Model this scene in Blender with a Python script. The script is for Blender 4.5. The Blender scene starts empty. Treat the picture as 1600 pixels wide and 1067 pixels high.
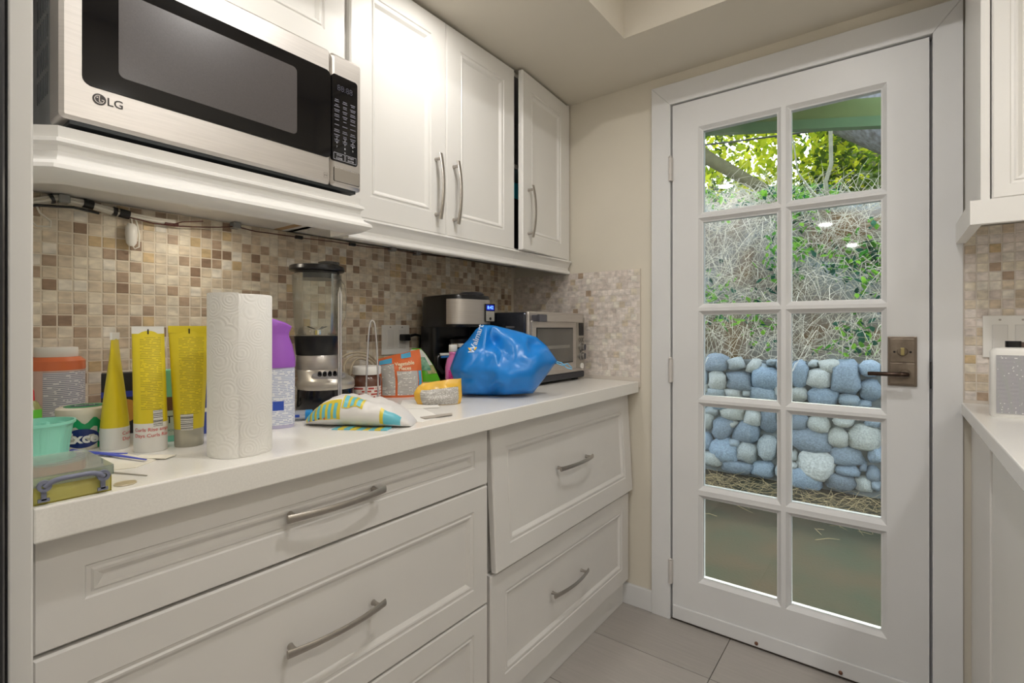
import bpy, bmesh, math, random
from mathutils import Vector, Matrix, noise
from mathutils.bvhtree import BVHTree

sc = bpy.context.scene
COL = sc.collection
PI = math.pi

# ------------------------------------------------------------------ camera
cam_d = bpy.data.cameras.new('camera')
cam = bpy.data.objects.new('camera', cam_d)
COL.objects.link(cam)
cam.location = (0, 0, 1.14)
cam.rotation_euler = (PI / 2, 0, math.atan(595 / 785))
cam_d.sensor_width = 36
cam_d.lens = 785 / 1600 * 36
cam_d.shift_y = -21 / 1600
cam_d.clip_start = 0.02
sc.camera = cam

# ------------------------------------------------------------------ world, sun, exposure
world = bpy.data.worlds.new('world')
sc.world = world
world.use_nodes = True
wn = world.node_tree
sky = wn.nodes.new('ShaderNodeTexSky')
sky.sky_type = 'NISHITA'
sky.sun_disc = False
sky.sun_elevation = math.radians(48)
sky.sun_rotation = math.radians(-25)
sky.air_density = 1.0
sky.dust_density = 2.0
bg = wn.nodes['Background']
hs = wn.nodes.new('ShaderNodeHueSaturation')
hs.inputs['Saturation'].default_value = .4
wn.links.new(sky.outputs[0], hs.inputs['Color'])
wn.links.new(hs.outputs[0], bg.inputs[0])
bg.inputs[1].default_value = 0.75

sun_d = bpy.data.lights.new('sun', 'SUN')
sun_d.energy = 4.0
sun_d.angle = math.radians(3)
sun_d.color = (1.0, 0.95, 0.82)
sun = bpy.data.objects.new('sun', sun_d)
COL.objects.link(sun)
sun.rotation_euler = (math.radians(-38), 0, math.radians(-20))

vs = sc.view_settings
vs.view_transform = 'Standard'
vs.look = 'None'
vs.gamma = 1
vs.exposure = 0.26
vs.use_curve_mapping = False

SOFFIT_W = 1.6      # watts of each soffit downlight
RECESS_FILL_W = 6.5      # watts of the fill light added in the raised ceiling
ROOM_W = 14.0
RIGHT_FILL_W = 3.2       # watts of each fill light added in the right soffit
#        # watts of the downlights further back in the room


# ------------------------------------------------------------------ helpers: materials
def lin(c):
    return tuple((v / 255 / 12.92) if v / 255 <= .04045 else ((v / 255 + .055) / 1.055) ** 2.4 for v in c)


MATS = {}


def mat(name, col, rough=.5, metal=0.0, var=0.0, scale=30.0, bump=0.0, bscale=80.0, spec=None,
        col2=None, trans=0.0, alpha_mix=None, emit=None, estr=0.0, coat=0.0, coords='Object', stretch=None, detail=4.0):
    if name in MATS:
        return MATS[name]
    m = bpy.data.materials.new(name)
    m.use_nodes = True
    nt = m.node_tree
    b = nt.nodes['Principled BSDF']
    c = lin(col)
    b.inputs['Base Color'].default_value = (*c, 1)
    b.inputs['Roughness'].default_value = rough
    b.inputs['Metallic'].default_value = metal
    if spec is not None:
        b.inputs['Specular IOR Level'].default_value = spec
    if coat:
        b.inputs['Coat Weight'].default_value = coat
        b.inputs['Coat Roughness'].default_value = .08
    if trans:
        b.inputs['Transmission Weight'].default_value = trans
    if emit:
        b.inputs['Emission Color'].default_value = (*lin(emit), 1)
        b.inputs['Emission Strength'].default_value = estr
    tc = None
    if var or bump or col2:
        tc = nt.nodes.new('ShaderNodeTexCoord')
        src = nt.nodes.new('ShaderNodeNewGeometry').outputs['Position'] if coords == 'Position' else tc.outputs[coords]
        if stretch:
            mp = nt.nodes.new('ShaderNodeMapping')
            mp.inputs['Scale'].default_value = stretch
            nt.links.new(src, mp.inputs[0])
            src = mp.outputs[0]
    if var or col2:
        n = nt.nodes.new('ShaderNodeTexNoise')
        n.inputs['Scale'].default_value = scale
        n.inputs['Detail'].default_value = detail
        nt.links.new(src, n.inputs['Vector'])
        r = nt.nodes.new('ShaderNodeValToRGB')
        r.color_ramp.elements[0].position = .3
        r.color_ramp.elements[1].position = .7
        if col2:
            a, z = c, lin(col2)
        else:
            a = tuple(max(0, v * (1 - var)) for v in c)
            z = tuple(min(1, v * (1 + var)) for v in c)
        r.color_ramp.elements[0].color = (*a, 1)
        r.color_ramp.elements[1].color = (*z, 1)
        nt.links.new(n.outputs['Fac'], r.inputs[0])
        nt.links.new(r.outputs[0], b.inputs['Base Color'])
    if bump:
        n2 = nt.nodes.new('ShaderNodeTexNoise')
        n2.inputs['Scale'].default_value = bscale
        nt.links.new(src, n2.inputs['Vector'])
        bp = nt.nodes.new('ShaderNodeBump')
        bp.inputs['Strength'].default_value = bump
        bp.inputs['Distance'].default_value = .002
        nt.links.new(n2.outputs['Fac'], bp.inputs['Height'])
        nt.links.new(bp.outputs[0], b.inputs['Normal'])
    MATS[name] = m
    return m


def clear(name, tint, gloss_mul=1.0, haze=0.0, rough=0.02):
    """clear sheet material: tinted transparency, Fresnel reflection, a little milky haze"""
    if name in MATS:
        return MATS[name]
    m = bpy.data.materials.new(name)
    m.use_nodes = True
    nt = m.node_tree
    nt.nodes.remove(nt.nodes['Principled BSDF'])
    out = nt.nodes['Material Output']
    t = nt.nodes.new('ShaderNodeBsdfTransparent')
    t.inputs[0].default_value = (*lin(tint), 1)
    g = nt.nodes.new('ShaderNodeBsdfGlossy')
    g.inputs['Roughness'].default_value = rough
    f = nt.nodes.new('ShaderNodeFresnel')
    f.inputs[0].default_value = 1.5
    mu = nt.nodes.new('ShaderNodeMath')
    mu.operation = 'MULTIPLY'
    mu.use_clamp = True
    mu.inputs[1].default_value = gloss_mul
    nt.links.new(f.outputs[0], mu.inputs[0])
    base = t.outputs[0]
    if haze:
        d = nt.nodes.new('ShaderNodeBsdfDiffuse')
        d.inputs[0].default_value = (*lin(tint), 1)
        mh = nt.nodes.new('ShaderNodeMixShader')
        mh.inputs[0].default_value = haze
        nt.links.new(t.outputs[0], mh.inputs[1])
        nt.links.new(d.outputs[0], mh.inputs[2])
        base = mh.outputs[0]
    mx = nt.nodes.new('ShaderNodeMixShader')
    nt.links.new(mu.outputs[0], mx.inputs[0])
    nt.links.new(base, mx.inputs[1])
    nt.links.new(g.outputs[0], mx.inputs[2])
    nt.links.new(mx.outputs[0], out.inputs[0])
    MATS[name] = m
    return m


def leaf_mat(name, c1, c2):
    if name in MATS:
        return MATS[name]
    m = bpy.data.materials.new(name)
    m.use_nodes = True
    nt = m.node_tree
    nt.nodes.remove(nt.nodes['Principled BSDF'])
    out = nt.nodes['Material Output']
    geo = nt.nodes.new('ShaderNodeNewGeometry')
    r = nt.nodes.new('ShaderNodeValToRGB')
    r.color_ramp.elements[0].color = (*lin(c1), 1)
    r.color_ramp.elements[1].color = (*lin(c2), 1)
    nt.links.new(geo.outputs['Random Per Island'], r.inputs[0])
    d = nt.nodes.new('ShaderNodeBsdfDiffuse')
    t = nt.nodes.new('ShaderNodeBsdfTranslucent')
    mx = nt.nodes.new('ShaderNodeMixShader')
    mx.inputs[0].default_value = .5
    nt.links.new(r.outputs[0], d.inputs[0])
    nt.links.new(r.outputs[0], t.inputs[0])
    nt.links.new(d.outputs[0], mx.inputs[1])
    nt.links.new(t.outputs[0], mx.inputs[2])
    nt.links.new(mx.outputs[0], out.inputs[0])
    MATS[name] = m
    return m


def print_mat(name, bgc, ink, rows=250.0, words=130.0, amount=.5, fill=.5, axis='Z', rough=.45, bars=False):
    """flat print: rows of small dashes (or bar-code bars), on the object's own coordinates"""
    if name in MATS:
        return MATS[name]
    m = bpy.data.materials.new(name)
    m.use_nodes = True
    nt = m.node_tree
    b = nt.nodes['Principled BSDF']
    b.inputs['Roughness'].default_value = rough
    tc = nt.nodes.new('ShaderNodeTexCoord')
    sp = nt.nodes.new('ShaderNodeSeparateXYZ')
    nt.links.new(tc.outputs['Object'], sp.inputs[0])

    def mth(op, a, bv=None):
        n = nt.nodes.new('ShaderNodeMath')
        n.operation = op
        if isinstance(a, (int, float)):
            n.inputs[0].default_value = a
        else:
            nt.links.new(a, n.inputs[0])
        if bv is not None:
            if isinstance(bv, (int, float)):
                n.inputs[1].default_value = bv
            else:
                nt.links.new(bv, n.inputs[1])
        return n.outputs[0]
    z = mth('MULTIPLY', sp.outputs[axis], rows)
    if bars:
        nz = nt.nodes.new('ShaderNodeTexNoise')
        nz.noise_dimensions = '1D'
        nz.inputs['Scale'].default_value = 1.0
        nz.inputs['Detail'].default_value = 0
        nt.links.new(z, nz.inputs['W'])
        mask = mth('GREATER_THAN', nz.outputs['Fac'], .5)
    else:
        row = mth('LESS_THAN', mth('FRACT', z), fill)
        fl = mth('FLOOR', z)
        x = mth('MULTIPLY', mth('ADD', sp.outputs['X'], sp.outputs['Y']), words)
        cb = nt.nodes.new('ShaderNodeCombineXYZ')
        nt.links.new(x, cb.inputs[0])
        nt.links.new(mth('MULTIPLY', fl, 7.31), cb.inputs[1])
        nz = nt.nodes.new('ShaderNodeTexNoise')
        nz.inputs['Scale'].default_value = 1.0
        nz.inputs['Detail'].default_value = 1
        nt.links.new(cb.outputs[0], nz.inputs['Vector'])
        mask = mth('MULTIPLY', row, mth('GREATER_THAN', nz.outputs['Fac'], 1 - amount - .06))
    mx = nt.nodes.new('ShaderNodeMix')
    mx.data_type = 'RGBA'
    mx.inputs['A'].default_value = (*lin(bgc), 1)
    mx.inputs['B'].default_value = (*lin(ink), 1)
    nt.links.new(mask, mx.inputs['Factor'])
    nt.links.new(mx.outputs['Result'], b.inputs['Base Color'])
    MATS[name] = m
    return m


# ------------------------------------------------------------------ helpers: meshes
class MB:
    def __init__(self):
        self.v = []
        self.f = []
        self.m = []
        self.mi = 0

    def add(self, vs_, fs):
        o = len(self.v)
        self.v += [tuple(p) for p in vs_]
        for f in fs:
            self.f.append(tuple(i + o for i in f))
            self.m.append(self.mi)
        return self

    def box(self, x0, x1, y0, y1, z0, z1):
        return self.add([(x0, y0, z0), (x1, y0, z0), (x1, y1, z0), (x0, y1, z0), (x0, y0, z1), (x1, y0, z1), (x1, y1, z1), (x0, y1, z1)],
                        [(3, 2, 1, 0), (4, 5, 6, 7), (0, 1, 5, 4), (1, 2, 6, 5), (2, 3, 7, 6), (3, 0, 4, 7)])

    def loft(self, rings, cap0=True, cap1=True, closed=True):
        n = len(rings[0])
        vs_ = [p for r in rings for p in r]
        fs = []
        for k in range(len(rings) - 1):
            for i in range(n if closed else n - 1):
                j = (i + 1) % n
                fs.append((k * n + i, k * n + j, (k + 1) * n + j, (k + 1) * n + i))
        if cap0:
            fs.append(tuple(range(n - 1, -1, -1)))
        if cap1:
            fs.append(tuple((len(rings) - 1) * n + i for i in range(n)))
        return self.add(vs_, fs)

    def lathe(self, prof, n=28, cx=0, cy=0, sx=1, sy=1, cap0=True, cap1=True, flute=0, fl_n=0):
        rings = []
        for r, z in prof:
            ring = []
            for i in range(n):
                a = 2 * PI * i / n
                rr = r * (1 + flute * math.cos(a * fl_n)) if flute else r
                ring.append((cx + rr * sx * math.cos(a), cy + rr * sy * math.sin(a), z))
            rings.append(ring)
        return self.loft(rings, cap0, cap1)

    def tube(self, pts, r, n=8, cap=True, closed=False, flat=1.0):
        pts = [Vector(p) for p in pts]
        N = len(pts)
        rs = r if isinstance(r, (list, tuple)) else [r] * N
        up = None
        rings = []
        for i, p in enumerate(pts):
            if closed:
                d = pts[(i + 1) % N] - pts[i - 1]
            else:
                d = pts[min(i + 1, N - 1)] - pts[max(i - 1, 0)]
            d.normalize()
            if up is None:
                up = Vector((0, 0, 1)) if abs(d.z) < .9 else Vector((1, 0, 0))
            s = d.cross(up)
            if s.length < 1e-6:
                s = d.orthogonal()
            s.normalize()
            up = s.cross(d).normalized()
            rings.append([p + (s * math.cos(2 * PI * k / n) + up * math.sin(2 * PI * k / n) * flat) * rs[i] for k in range(n)])
        if closed:
            rings.append(rings[0])
            return self.loft(rings, False, False)
        return self.loft(rings, cap, cap)

    def sweep(self, path, prof, side=1):
        """2D path in xy, profile of (offset, z) swept along it with mitred corners"""
        P_ = [Vector(p) for p in path]
        N = len(P_)
        nrm = []
        for i in range(N):
            ns = []
            if i > 0:
                d = (P_[i] - P_[i - 1]).normalized()
                ns.append(Vector((d.y, -d.x)) * side)
            if i < N - 1:
                d = (P_[i + 1] - P_[i]).normalized()
                ns.append(Vector((d.y, -d.x)) * side)
            if len(ns) == 2:
                b = (ns[0] + ns[1]).normalized()
                nrm.append(b / max(.3, b.dot(ns[0])))
            else:
                nrm.append(ns[0])
        rings = [[(p.x + n.x * o, p.y + n.y * o, z) for o, z in prof] for p, n in zip(P_, nrm)]
        return self.loft(rings)


def P(name, mb, material, parent=None, world=False, smooth=None, bev=0.0, seg=2, sub=0):
    me = bpy.data.meshes.new(name)
    vs_ = mb.v
    if world and parent is not None:
        L = parent.location
        vs_ = [(a - L.x, b - L.y, c - L.z) for a, b, c in vs_]
    me.from_pydata(vs_, [], mb.f)
    ms = material if isinstance(material, (list, tuple)) else [material]
    for m in ms:
        me.materials.append(m)
    if len(ms) > 1:
        for p, k in zip(me.polygons, mb.m):
            p.material_index = k
    bm = bmesh.new()
    bm.from_mesh(me)
    bmesh.ops.recalc_face_normals(bm, faces=bm.faces)
    bm.to_mesh(me)
    bm.free()
    if smooth is not None:
        me.polygons.foreach_set('use_smooth', [True] * len(me.polygons))
        me.set_sharp_from_angle(angle=math.radians(smooth))
    o = bpy.data.objects.new(name, me)
    COL.objects.link(o)
    if parent is not None:
        o.parent = parent
    if bev:
        b = o.modifiers.new('bevel', 'BEVEL')
        b.width = bev
        b.segments = seg
        b.limit_method = 'ANGLE'
        b.angle_limit = math.radians(40)
    if sub:
        s = o.modifiers.new('sub', 'SUBSURF')
        s.levels = s.render_levels = sub
    return o


def tag(o, label, cat, group=None):
    o['label'] = label
    o['category'] = cat
    if group:
        o['group'] = group
    return o


def thing(name, label, cat, loc=(0, 0, 0), rz=0.0, group=None):
    o = bpy.data.objects.new(name, None)
    o.empty_display_size = .05
    COL.objects.link(o)
    o.location = loc
    o.rotation_euler = (0, 0, rz)
    return tag(o, label, cat, group)


def struct(o):
    o['kind'] = 'structure'
    return o


def facing(x, y):
    return math.atan2(-y, -x) + PI / 2


def text_mesh(s, size, bold=0.0):
    cu = bpy.data.curves.new('t', 'FONT')
    cu.body = s
    cu.size = size
    cu.align_x = 'CENTER'
    cu.align_y = 'CENTER'
    cu.resolution_u = 3
    cu.offset = bold
    o = bpy.data.objects.new('t', cu)
    COL.objects.link(o)
    dg = bpy.context.evaluated_depsgraph_get()
    me = bpy.data.meshes.new_from_object(o.evaluated_get(dg))
    vs_ = [tuple(v.co) for v in me.vertices]
    fs = [tuple(p.vertices) for p in me.polygons]
    bpy.data.objects.remove(o)
    bpy.data.curves.remove(cu)
    bpy.data.meshes.remove(me)
    return vs_, fs


def text(name, s, size, material, parent, fn, bold=0.0, world=False):
    """lettering as its own mesh; fn maps the flat letter plane (x, y) to a point on the thing"""
    vs_, fs = text_mesh(s, size, bold)
    mb = MB()
    mb.add([fn(x, y) for x, y, _ in vs_], fs)
    return P(name, mb, material, parent, world=world)


def grid_patch(f, u0, u1, v0, v1, nu=10, nv=10):
    mb = MB()
    pts = [f(u0 + (u1 - u0) * i / nu, v0 + (v1 - v0) * j / nv) for j in range(nv + 1) for i in range(nu + 1)]
    fs = [(j * (nu + 1) + i, j * (nu + 1) + i + 1, (j + 1) * (nu + 1) + i + 1, (j + 1) * (nu + 1) + i) for j in range(nv) for i in range(nu)]
    return mb.add(pts, fs)


# ------------------------------------------------------------------ materials
WHITE = mat('cabinet_white', (230, 228, 224), .38, var=.02, scale=3)
DRAWER = mat('drawer_white', (224, 221, 217), .42, var=.025, scale=4)
DOORW = mat('door_white', (222, 222, 222), .42, var=.02, scale=5)
WALLP = mat('wall_paint', (218, 211, 196), .8, var=.02, scale=4)
CEILP = mat('ceiling_paint', (215, 208, 194), .85, var=.015, scale=2)
STEEL = mat('brushed_steel', (200, 195, 190), .40, .9, var=.05, scale=14, stretch=(1, 1, 30))
NICKEL = mat('brushed_nickel', (178, 172, 165), .34, .95, var=.06, scale=60)
CHROME = mat('chrome', (225, 225, 228), .1, 1.0)
BLACK = mat('black_plastic', (18, 18, 20), .3)
GLOSSB = mat('black_glass', (10, 10, 14), .06)
DARK = mat('dark_gap', (30, 28, 27), .8)
QUARTZ = mat('white_quartz', (238, 235, 229), .22, var=.03, scale=320)
GROUT = mat('tile_grout', (222, 212, 196), .9)
PLW = mat('white_plastic', (235, 233, 228), .35)
GLASS = clear('window_glass', (246, 250, 248), 1.35)

# ------------------------------------------------------------------ the room
D = 1.955     # door wall plane
mb = MB()
mb.box(-1.62, -1.472, -6.3, 2.1, -.02, 2.6)
wall_left = struct(P('wall_left', mb, WALLP))
mb = MB()
mb.box(-1.62, -.705, D, 2.1, -.02, 2.6)
mb.box(.105, 1.0, D, 2.1, -.02, 2.6)
mb.box(-.705, .105, D, 2.1, 2.03, 2.6)
wall_back = struct(P('wall_back', mb, WALLP))
mb = MB()
mb.box(.8, .95, -6.3, D, -.02, 2.6)
wall_right = struct(P('wall_right', mb, WALLP))
mb = MB()
mb.box(-1.62, .95, -6.45, -6.3, -.02, 2.6)
wall_front = struct(P('wall_front', mb, WALLP))

mb = MB()
CZ = 2.137
mb.box(-1.5, -.738, -6.3, D, CZ, 2.6)
mb.box(-.738, .82, 1.612, D, CZ, 2.6)
mb.box(.46, .82, -6.3, 1.612, CZ, 2.6)
mb.box(-.738, .46, -6.3, -1.0, CZ, 2.6)
mb.box(-.738, .46, -1.0, 1.612, 2.42, 2.6)
ceiling = struct(P('ceiling', mb, CEILP))

mb = MB()
mb.box(-1.5, .82, -6.3, D + .12, -.12, -.004)
floor = struct(P('floor', mb, mat('floor_grout', (120, 114, 108), .9)))
FT = [mat('floor_tile_%d' % i, c, .42, var=.05, scale=7, stretch=(1, 14, 1), bump=.08, bscale=120) for i, c in
      enumerate([(176, 170, 164), (170, 164, 158), (181, 175, 169)])]
tile_me = {}
rnd = random.Random(4)
TY, TX = .3065, .61
for j in range(26):
    y1 = 1.9955 - j * TY
    off = -.475
    for i in range(-2, 3):
        x0 = off + i * TX
        xa, xb = max(x0 + .0015, -1.46), min(x0 + TX - .0015, .79)
        ya, yb = y1 - TY + .0015, y1 - .0015
        if xb - xa < .02 or ya < -6:
            continue
        w, h = xb - xa, yb - ya
        k = (round(w, 3), round(h, 3), rnd.randrange(3))
        if k not in tile_me:
            t = P('floor_tile', MB().box(-w / 2, w / 2, -h / 2, h / 2, -.0045, 0), FT[k[2]], floor)
            tile_me[k] = t.data
        else:
            t = bpy.data.objects.new('floor_tile', tile_me[k])
            COL.objects.link(t)
            t.parent = floor
        t.location = ((xa + xb) / 2, (ya + yb) / 2, 0)

# ---- mosaic tiles on the splashbacks
TCOL = [((226, 216, 198), .25), ((217, 203, 182), .27), ((203, 186, 163), .20), ((178, 156, 134), .16),
        ((148, 124, 103), .05), ((206, 182, 142), .04), ((232, 226, 214), .08), ((229, 220, 212), 0), ((222, 211, 202), 0), ((214, 202, 192), 0)]
TM = [mat('stone_tile_%d' % i, tuple(int(v * .87) for v in c), .45, col2=tuple(min(255, int(v * 1.07)) for v in c), scale=46, stretch=(1, .7, 1.6), detail=8, coords='Position')
      for i, (c, w) in enumerate(TCOL)]
PT = .0262
TS = PT - .0021


def pick(r, weights):
    x = r.random() * sum(weights)
    for i, w in enumerate(weights):
        x -= w
        if x <= 0:
            return i
    return 0


tile_shapes = {}


def tile_obj(parent, plane, mi):
    key = (plane, mi)
    if key not in tile_shapes:
        h = TS / 2
        b = MB()
        c = .0012
        if plane == 'X':
            b.loft([[(-.004, -h, -h), (-.004, h, -h), (-.004, h, h), (-.004, -h, h)],
                    [(.0025, -h, -h), (.0025, h, -h), (.0025, h, h), (.0025, -h, h)],
                    [(.004, -h + c, -h + c), (.004, h - c, -h + c), (.004, h - c, h - c), (.004, -h + c, h - c)]])
        else:
            b.loft([[(-h, .004, -h), (h, .004, -h), (h, .004, h), (-h, .004, h)],
                    [(-h, -.0025, -h), (h, -.0025, -h), (h, -.0025, h), (-h, -.0025, h)],
                    [(-h + c, -.004, -h + c), (h - c, -.004, -h + c), (h - c, -.004, h - c), (-h + c, -.004, h - c)]])
        o = P('tile', b, TM[mi], parent)
        tile_shapes[key] = o.data
    else:
        o = bpy.data.objects.new('tile', tile_shapes[key])
        COL.objects.link(o)
        o.parent = parent
    return o


mb = MB()
mb.box(-1.473, -1.4656, .13, D, .90, 1.432)
P('grout_bed', mb, GROUT, wall_left)
r = random.Random(11)
wts = [w for c, w in TCOL]
field = MB()
cnt = 0
ncol = int((D - .135) / PT) + 1
for ci in range(ncol):
    for ri in range(20):
        y = .2504 - 4 * PT + PT / 2 + ci * PT
        z = 1.4053 + PT / 2 - ri * PT
        if y + PT / 2 > D - .002 or z - PT / 2 < .918 or z + PT / 2 > 1.433:
            continue
        mi = pick(r, wts)
        if y > .225 and cnt < 300:
            o = tile_obj(wall_left, 'X', mi)
            o.location = (-1.4685, y, z)
            cnt += 1
        else:
            field.mi = mi
            h = TS / 2
            field.box(-1.4725, -1.4645, y - h, y + h, z - h, z + h)
o = P('tile_field', field, TM, wall_left)
o['kind'] = 'stuff'

mb = MB()
mb.box(-1.469, -.820, D - .0088, D + .002, .90, 1.3825)
mb.box(.160, .8, D - .0093, D + .002, .90, 1.43)
P('grout_bed', mb, mat('pale_grout', (214, 205, 194), .9), wall_back)
field = MB()
wlight = [.06, .04, .02, .008, 0, 0, .06, .4, .3, .12]  # wash of light on this wall put into paler, more even tile tones
for ci in range(25):
    for ri in range(18):
        x = -.8205 - PT / 2 - ci * PT - (PT / 2 if ri % 2 else 0)
        z = 1.382 - PT / 2 - ri * PT
        if x - PT / 2 < -1.468 or z - PT / 2 < .915:
            continue
        field.mi = pick(r, wlight)
        h = TS / 2
        field.box(x - h, x + h, D - .010, D - .003, z - h, z + h)
o = P('tile_field', field, TM, wall_back)
o['kind'] = 'stuff'
for ci in range(14):
    for ri in range(20):
        x = .164 + PT / 2 + ci * PT
        z = 1.43 - PT / 2 - ri * PT
        if z - PT / 2 < .915:
            continue
        o = tile_obj(wall_back, 'Y', pick(r, [.2, .15, .08, .02, 0, .01, .1, .2, .2, .1]))
        o.location = (x, D - .0065, z)

# ---- door casing, baseboard
mb = MB()
cf = D - .016
for a in (0, 1):
    pass
mb.add([(-.770, cf, 0), (-.694, cf, 0), (-.694, cf, 2.014), (-.770, cf, 2.095), (-.770, D + .01, 0), (-.694, D + .06, 0), (-.694, D + .06, 2.014), (-.770, D + .01, 2.095)],
       [(0, 1, 2, 3), (7, 6, 5, 4), (0, 3, 7, 4), (1, 5, 6, 2), (0, 4, 5, 1), (3, 2, 6, 7)])
mb.add([(.162, cf, 0), (.094, cf, 0), (.094, cf, 2.014), (.162, cf, 2.095), (.162, D + .01, 0), (.094, D + .06, 0), (.094, D + .06, 2.014), (.162, D + .01, 2.095)],
       [(3, 2, 1, 0), (4, 5, 6, 7), (4, 7, 3, 0), (2, 6, 5, 1), (1, 5, 4, 0), (7, 6, 2, 3)])
mb.add([(-.770, cf, 2.095), (.162, cf, 2.095), (.094, cf, 2.014), (-.694, cf, 2.014), (-.770, D + .01, 2.095), (.162, D + .01, 2.095), (.094, D + .06, 2.014), (-.694, D + .06, 2.014)],
       [(0, 3, 2, 1), (4, 5, 6, 7), (0, 1, 5, 4), (1, 2, 6, 5), (2, 3, 7, 6), (3, 0, 4, 7)])
trim_1 = struct(P('trim_1', mb, DOORW, bev=.002))
mb = MB()
for x0, x1 in ((-.694, -.690), (.0885, .094)):
    mb.box(x0, x1, D + .03, 2.1, 0, 2.014)
mb.box(-.694, .094, D + .03, 2.1, 2.0105, 2.03)
mb.box(-.69, -.675, D + .046, D + .07, 0, 2.01)
mb.box(.074, .0885, D + .046, D + .07, 0, 2.01)
mb.box(-.69, .0885, D + .046, D + .07, 1.995, 2.0105)
jamb = P('trim_2', mb, DOORW)
struct(jamb)
mb = MB()
mb.box(-.90, -.770, D - .014, D, 0, .085)
struct(P('baseboard_back', mb, DOORW, bev=.003))
mb = MB()
mb.box(-.70, .10, D - .004, 2.1, -.004, .006)
struct(P('trim_3', mb, mat('threshold', (70, 62, 56), .6), bev=.002))

# ---- glazed door
DF = 1.948
door = P('door_1', MB().box(-.688, -.592, DF, DF + .04, .008, 2.009).box(-.0115, .087, DF, DF + .04, .008, 2.009)
         .box(-.592, -.0115, DF, DF + .04, 1.908, 2.009).box(-.592, -.0115, DF, DF + .04, .008, .170)
         .box(-.305, -.297, DF, DF + .04, .170, 1.908)
         .box(-.592, -.305, DF, DF + .04, 1.560, 1.562).box(-.297, -.0115, DF, DF + .04, 1.560, 1.562)
         .box(-.592, -.305, DF, DF + .04, 1.208, 1.214).box(-.297, -.0115, DF, DF + .04, 1.208, 1.214)
         .box(-.592, -.305, DF, DF + .04, .861, .866).box(-.297, -.0115, DF, DF + .04, .861, .866)
         .box(-.592, -.305, DF, DF + .04, .510, .522).box(-.297, -.0115, DF, DF + .04, .510, .522), DOORW)
struct(door)
rows = [(1.580, 1.890), (1.232, 1.542), (.884, 1.190), (.540, .843), (.188, .492)]
cols = [(-.574, -.323), (-.279, -.0295)]
opens_z = [(1.562, 1.908), (1.214, 1.560), (.866, 1.208), (.522, .861), (.170, .510)]
opens_x = [(-.592, -.305), (-.297, -.0115)]
for (z0, z1), (oz0, oz1) in zip(rows, opens_z):
    for (x0, x1), (ox0, ox1) in zip(cols, opens_x):
        b = MB()
        e = DF - .0005

        def ring(xa, xb, za, zb, y):
            return [(xa, y, za), (xb, y, za), (xb, y, zb), (xa, y, zb)]
        b.loft([ring(ox0, ox1, oz0, oz1, DF + .039), ring(ox0, ox1, oz0, oz1, e), ring(ox0 + .003, ox1 - .003, oz0 + .003, oz1 - .003, e),
                ring(x0 - .004, x1 + .004, z0 - .004, z1 + .004, DF + .012), ring(x0, x1, z0, z1, DF + .014), ring(x0, x1, z0, z1, DF + .039)], False, False)
        P('glazing_bead', b, DOORW, door)
        P('pane', MB().box(x0 - .001, x1 + .001, DF + .020, DF + .0225, z0 - .001, z1 + .001), GLASS, door)
for z in (1.759, .974, .19):
    b = MB()
    b.lathe([(.0065, z - .045), (.0065, z + .045)], 12, -.692, cf - .004)
    b.lathe([(.005, z + .045), (.0075, z + .048), (.003, z + .053)], 12, -.692, cf - .004)
    for k in (-.018, 0, .018):
        b.lathe([(.0071, z + k - .001), (.0071, z + k + .001)], 12, -.692, cf - .004)
    b.box(-.692, -.685, cf - .003, cf + .012, z - .045, z + .045)
    P('hinge', b, mat('painted_hinge', (205, 200, 195), .4), door, smooth=40)
BRZ = mat('aged_nickel', (150, 138, 124), .38, .85, col2=(118, 106, 94), scale=25)
lp = P('lock_plate', MB().box(-.0127, .0584, DF - .007, DF, .963, 1.114), mat('aged_nickel_edge', (128, 116, 104), .4, .8), door, bev=.002)
P('plate_field', MB().box(-.007, .0525, DF - .0095, DF - .006, 1.036, 1.108).box(-.007, .0525, DF - .0095, DF - .006, .969, 1.033), BRZ, lp, bev=.001)
b = MB()
b.lathe([(.014, -.002), (.014, .003), (.011, .006)], 20)
b.v = [(.0234 + x, DF - .009 - z, 1.0685 + y) for x, y, z in b.v]
o2 = P('thumb_turn_rose', b, BRZ, lp, smooth=40)
b = MB()
b.box(-.0048, .0048, 0, .018, -.011, .012)
b.v = [(.0234 + x, DF - .033 + y, 1.0685 + z) for x, y, z in b.v]
P('thumb_turn', b, mat('brass_turn', (186, 172, 122), .3, .9), lp, bev=.002)
b = MB()
for dx in (-.0195, .0195):
    b.lathe([(.0032, 0), (.0032, .001)], 10, dx, 0)
b.v = [(.0234 + x, DF - .010 - z, 1.067 + y) for x, y, z in b.v]
P('screw_hole', b, DARK, lp)
b = MB()
b.lathe([(.016, 0), (.016, .004), (.012, .008), (.0095, .012), (.0095, .035)], 22)
b.v = [(.028 + x, DF - .009 - z, 1.0015 + y) for x, y, z in b.v]
hd = P('handle_rose', b, BRZ, lp, smooth=35)
b = MB()
pts = [(.036, 0, 1.0015), (.028, -.004, 1.0015), (.012, -.006, 1.0015), (-.02, -.005, 1.001), (-.05, -.001, 1.0005), (-.0615, .0, 1.0)]
b.tube([(x, DF - .048 + y, z) for x, y, z in pts], [.0075, .0085, .008, .0075, .007, .0065], 10, flat=.9)
P('lever', b, mat('dark_bronze_lever', (66, 52, 44), .22, .8), lp, smooth=50)
P('strike_plate', MB().box(.0875, .0915, cf - .001, cf + .004, .96, 1.04), DARK, door)
P('door_sweep', MB().box(-.686, .086, DF - .007, DF, .010, .062), DOORW, door, bev=.003)
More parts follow.
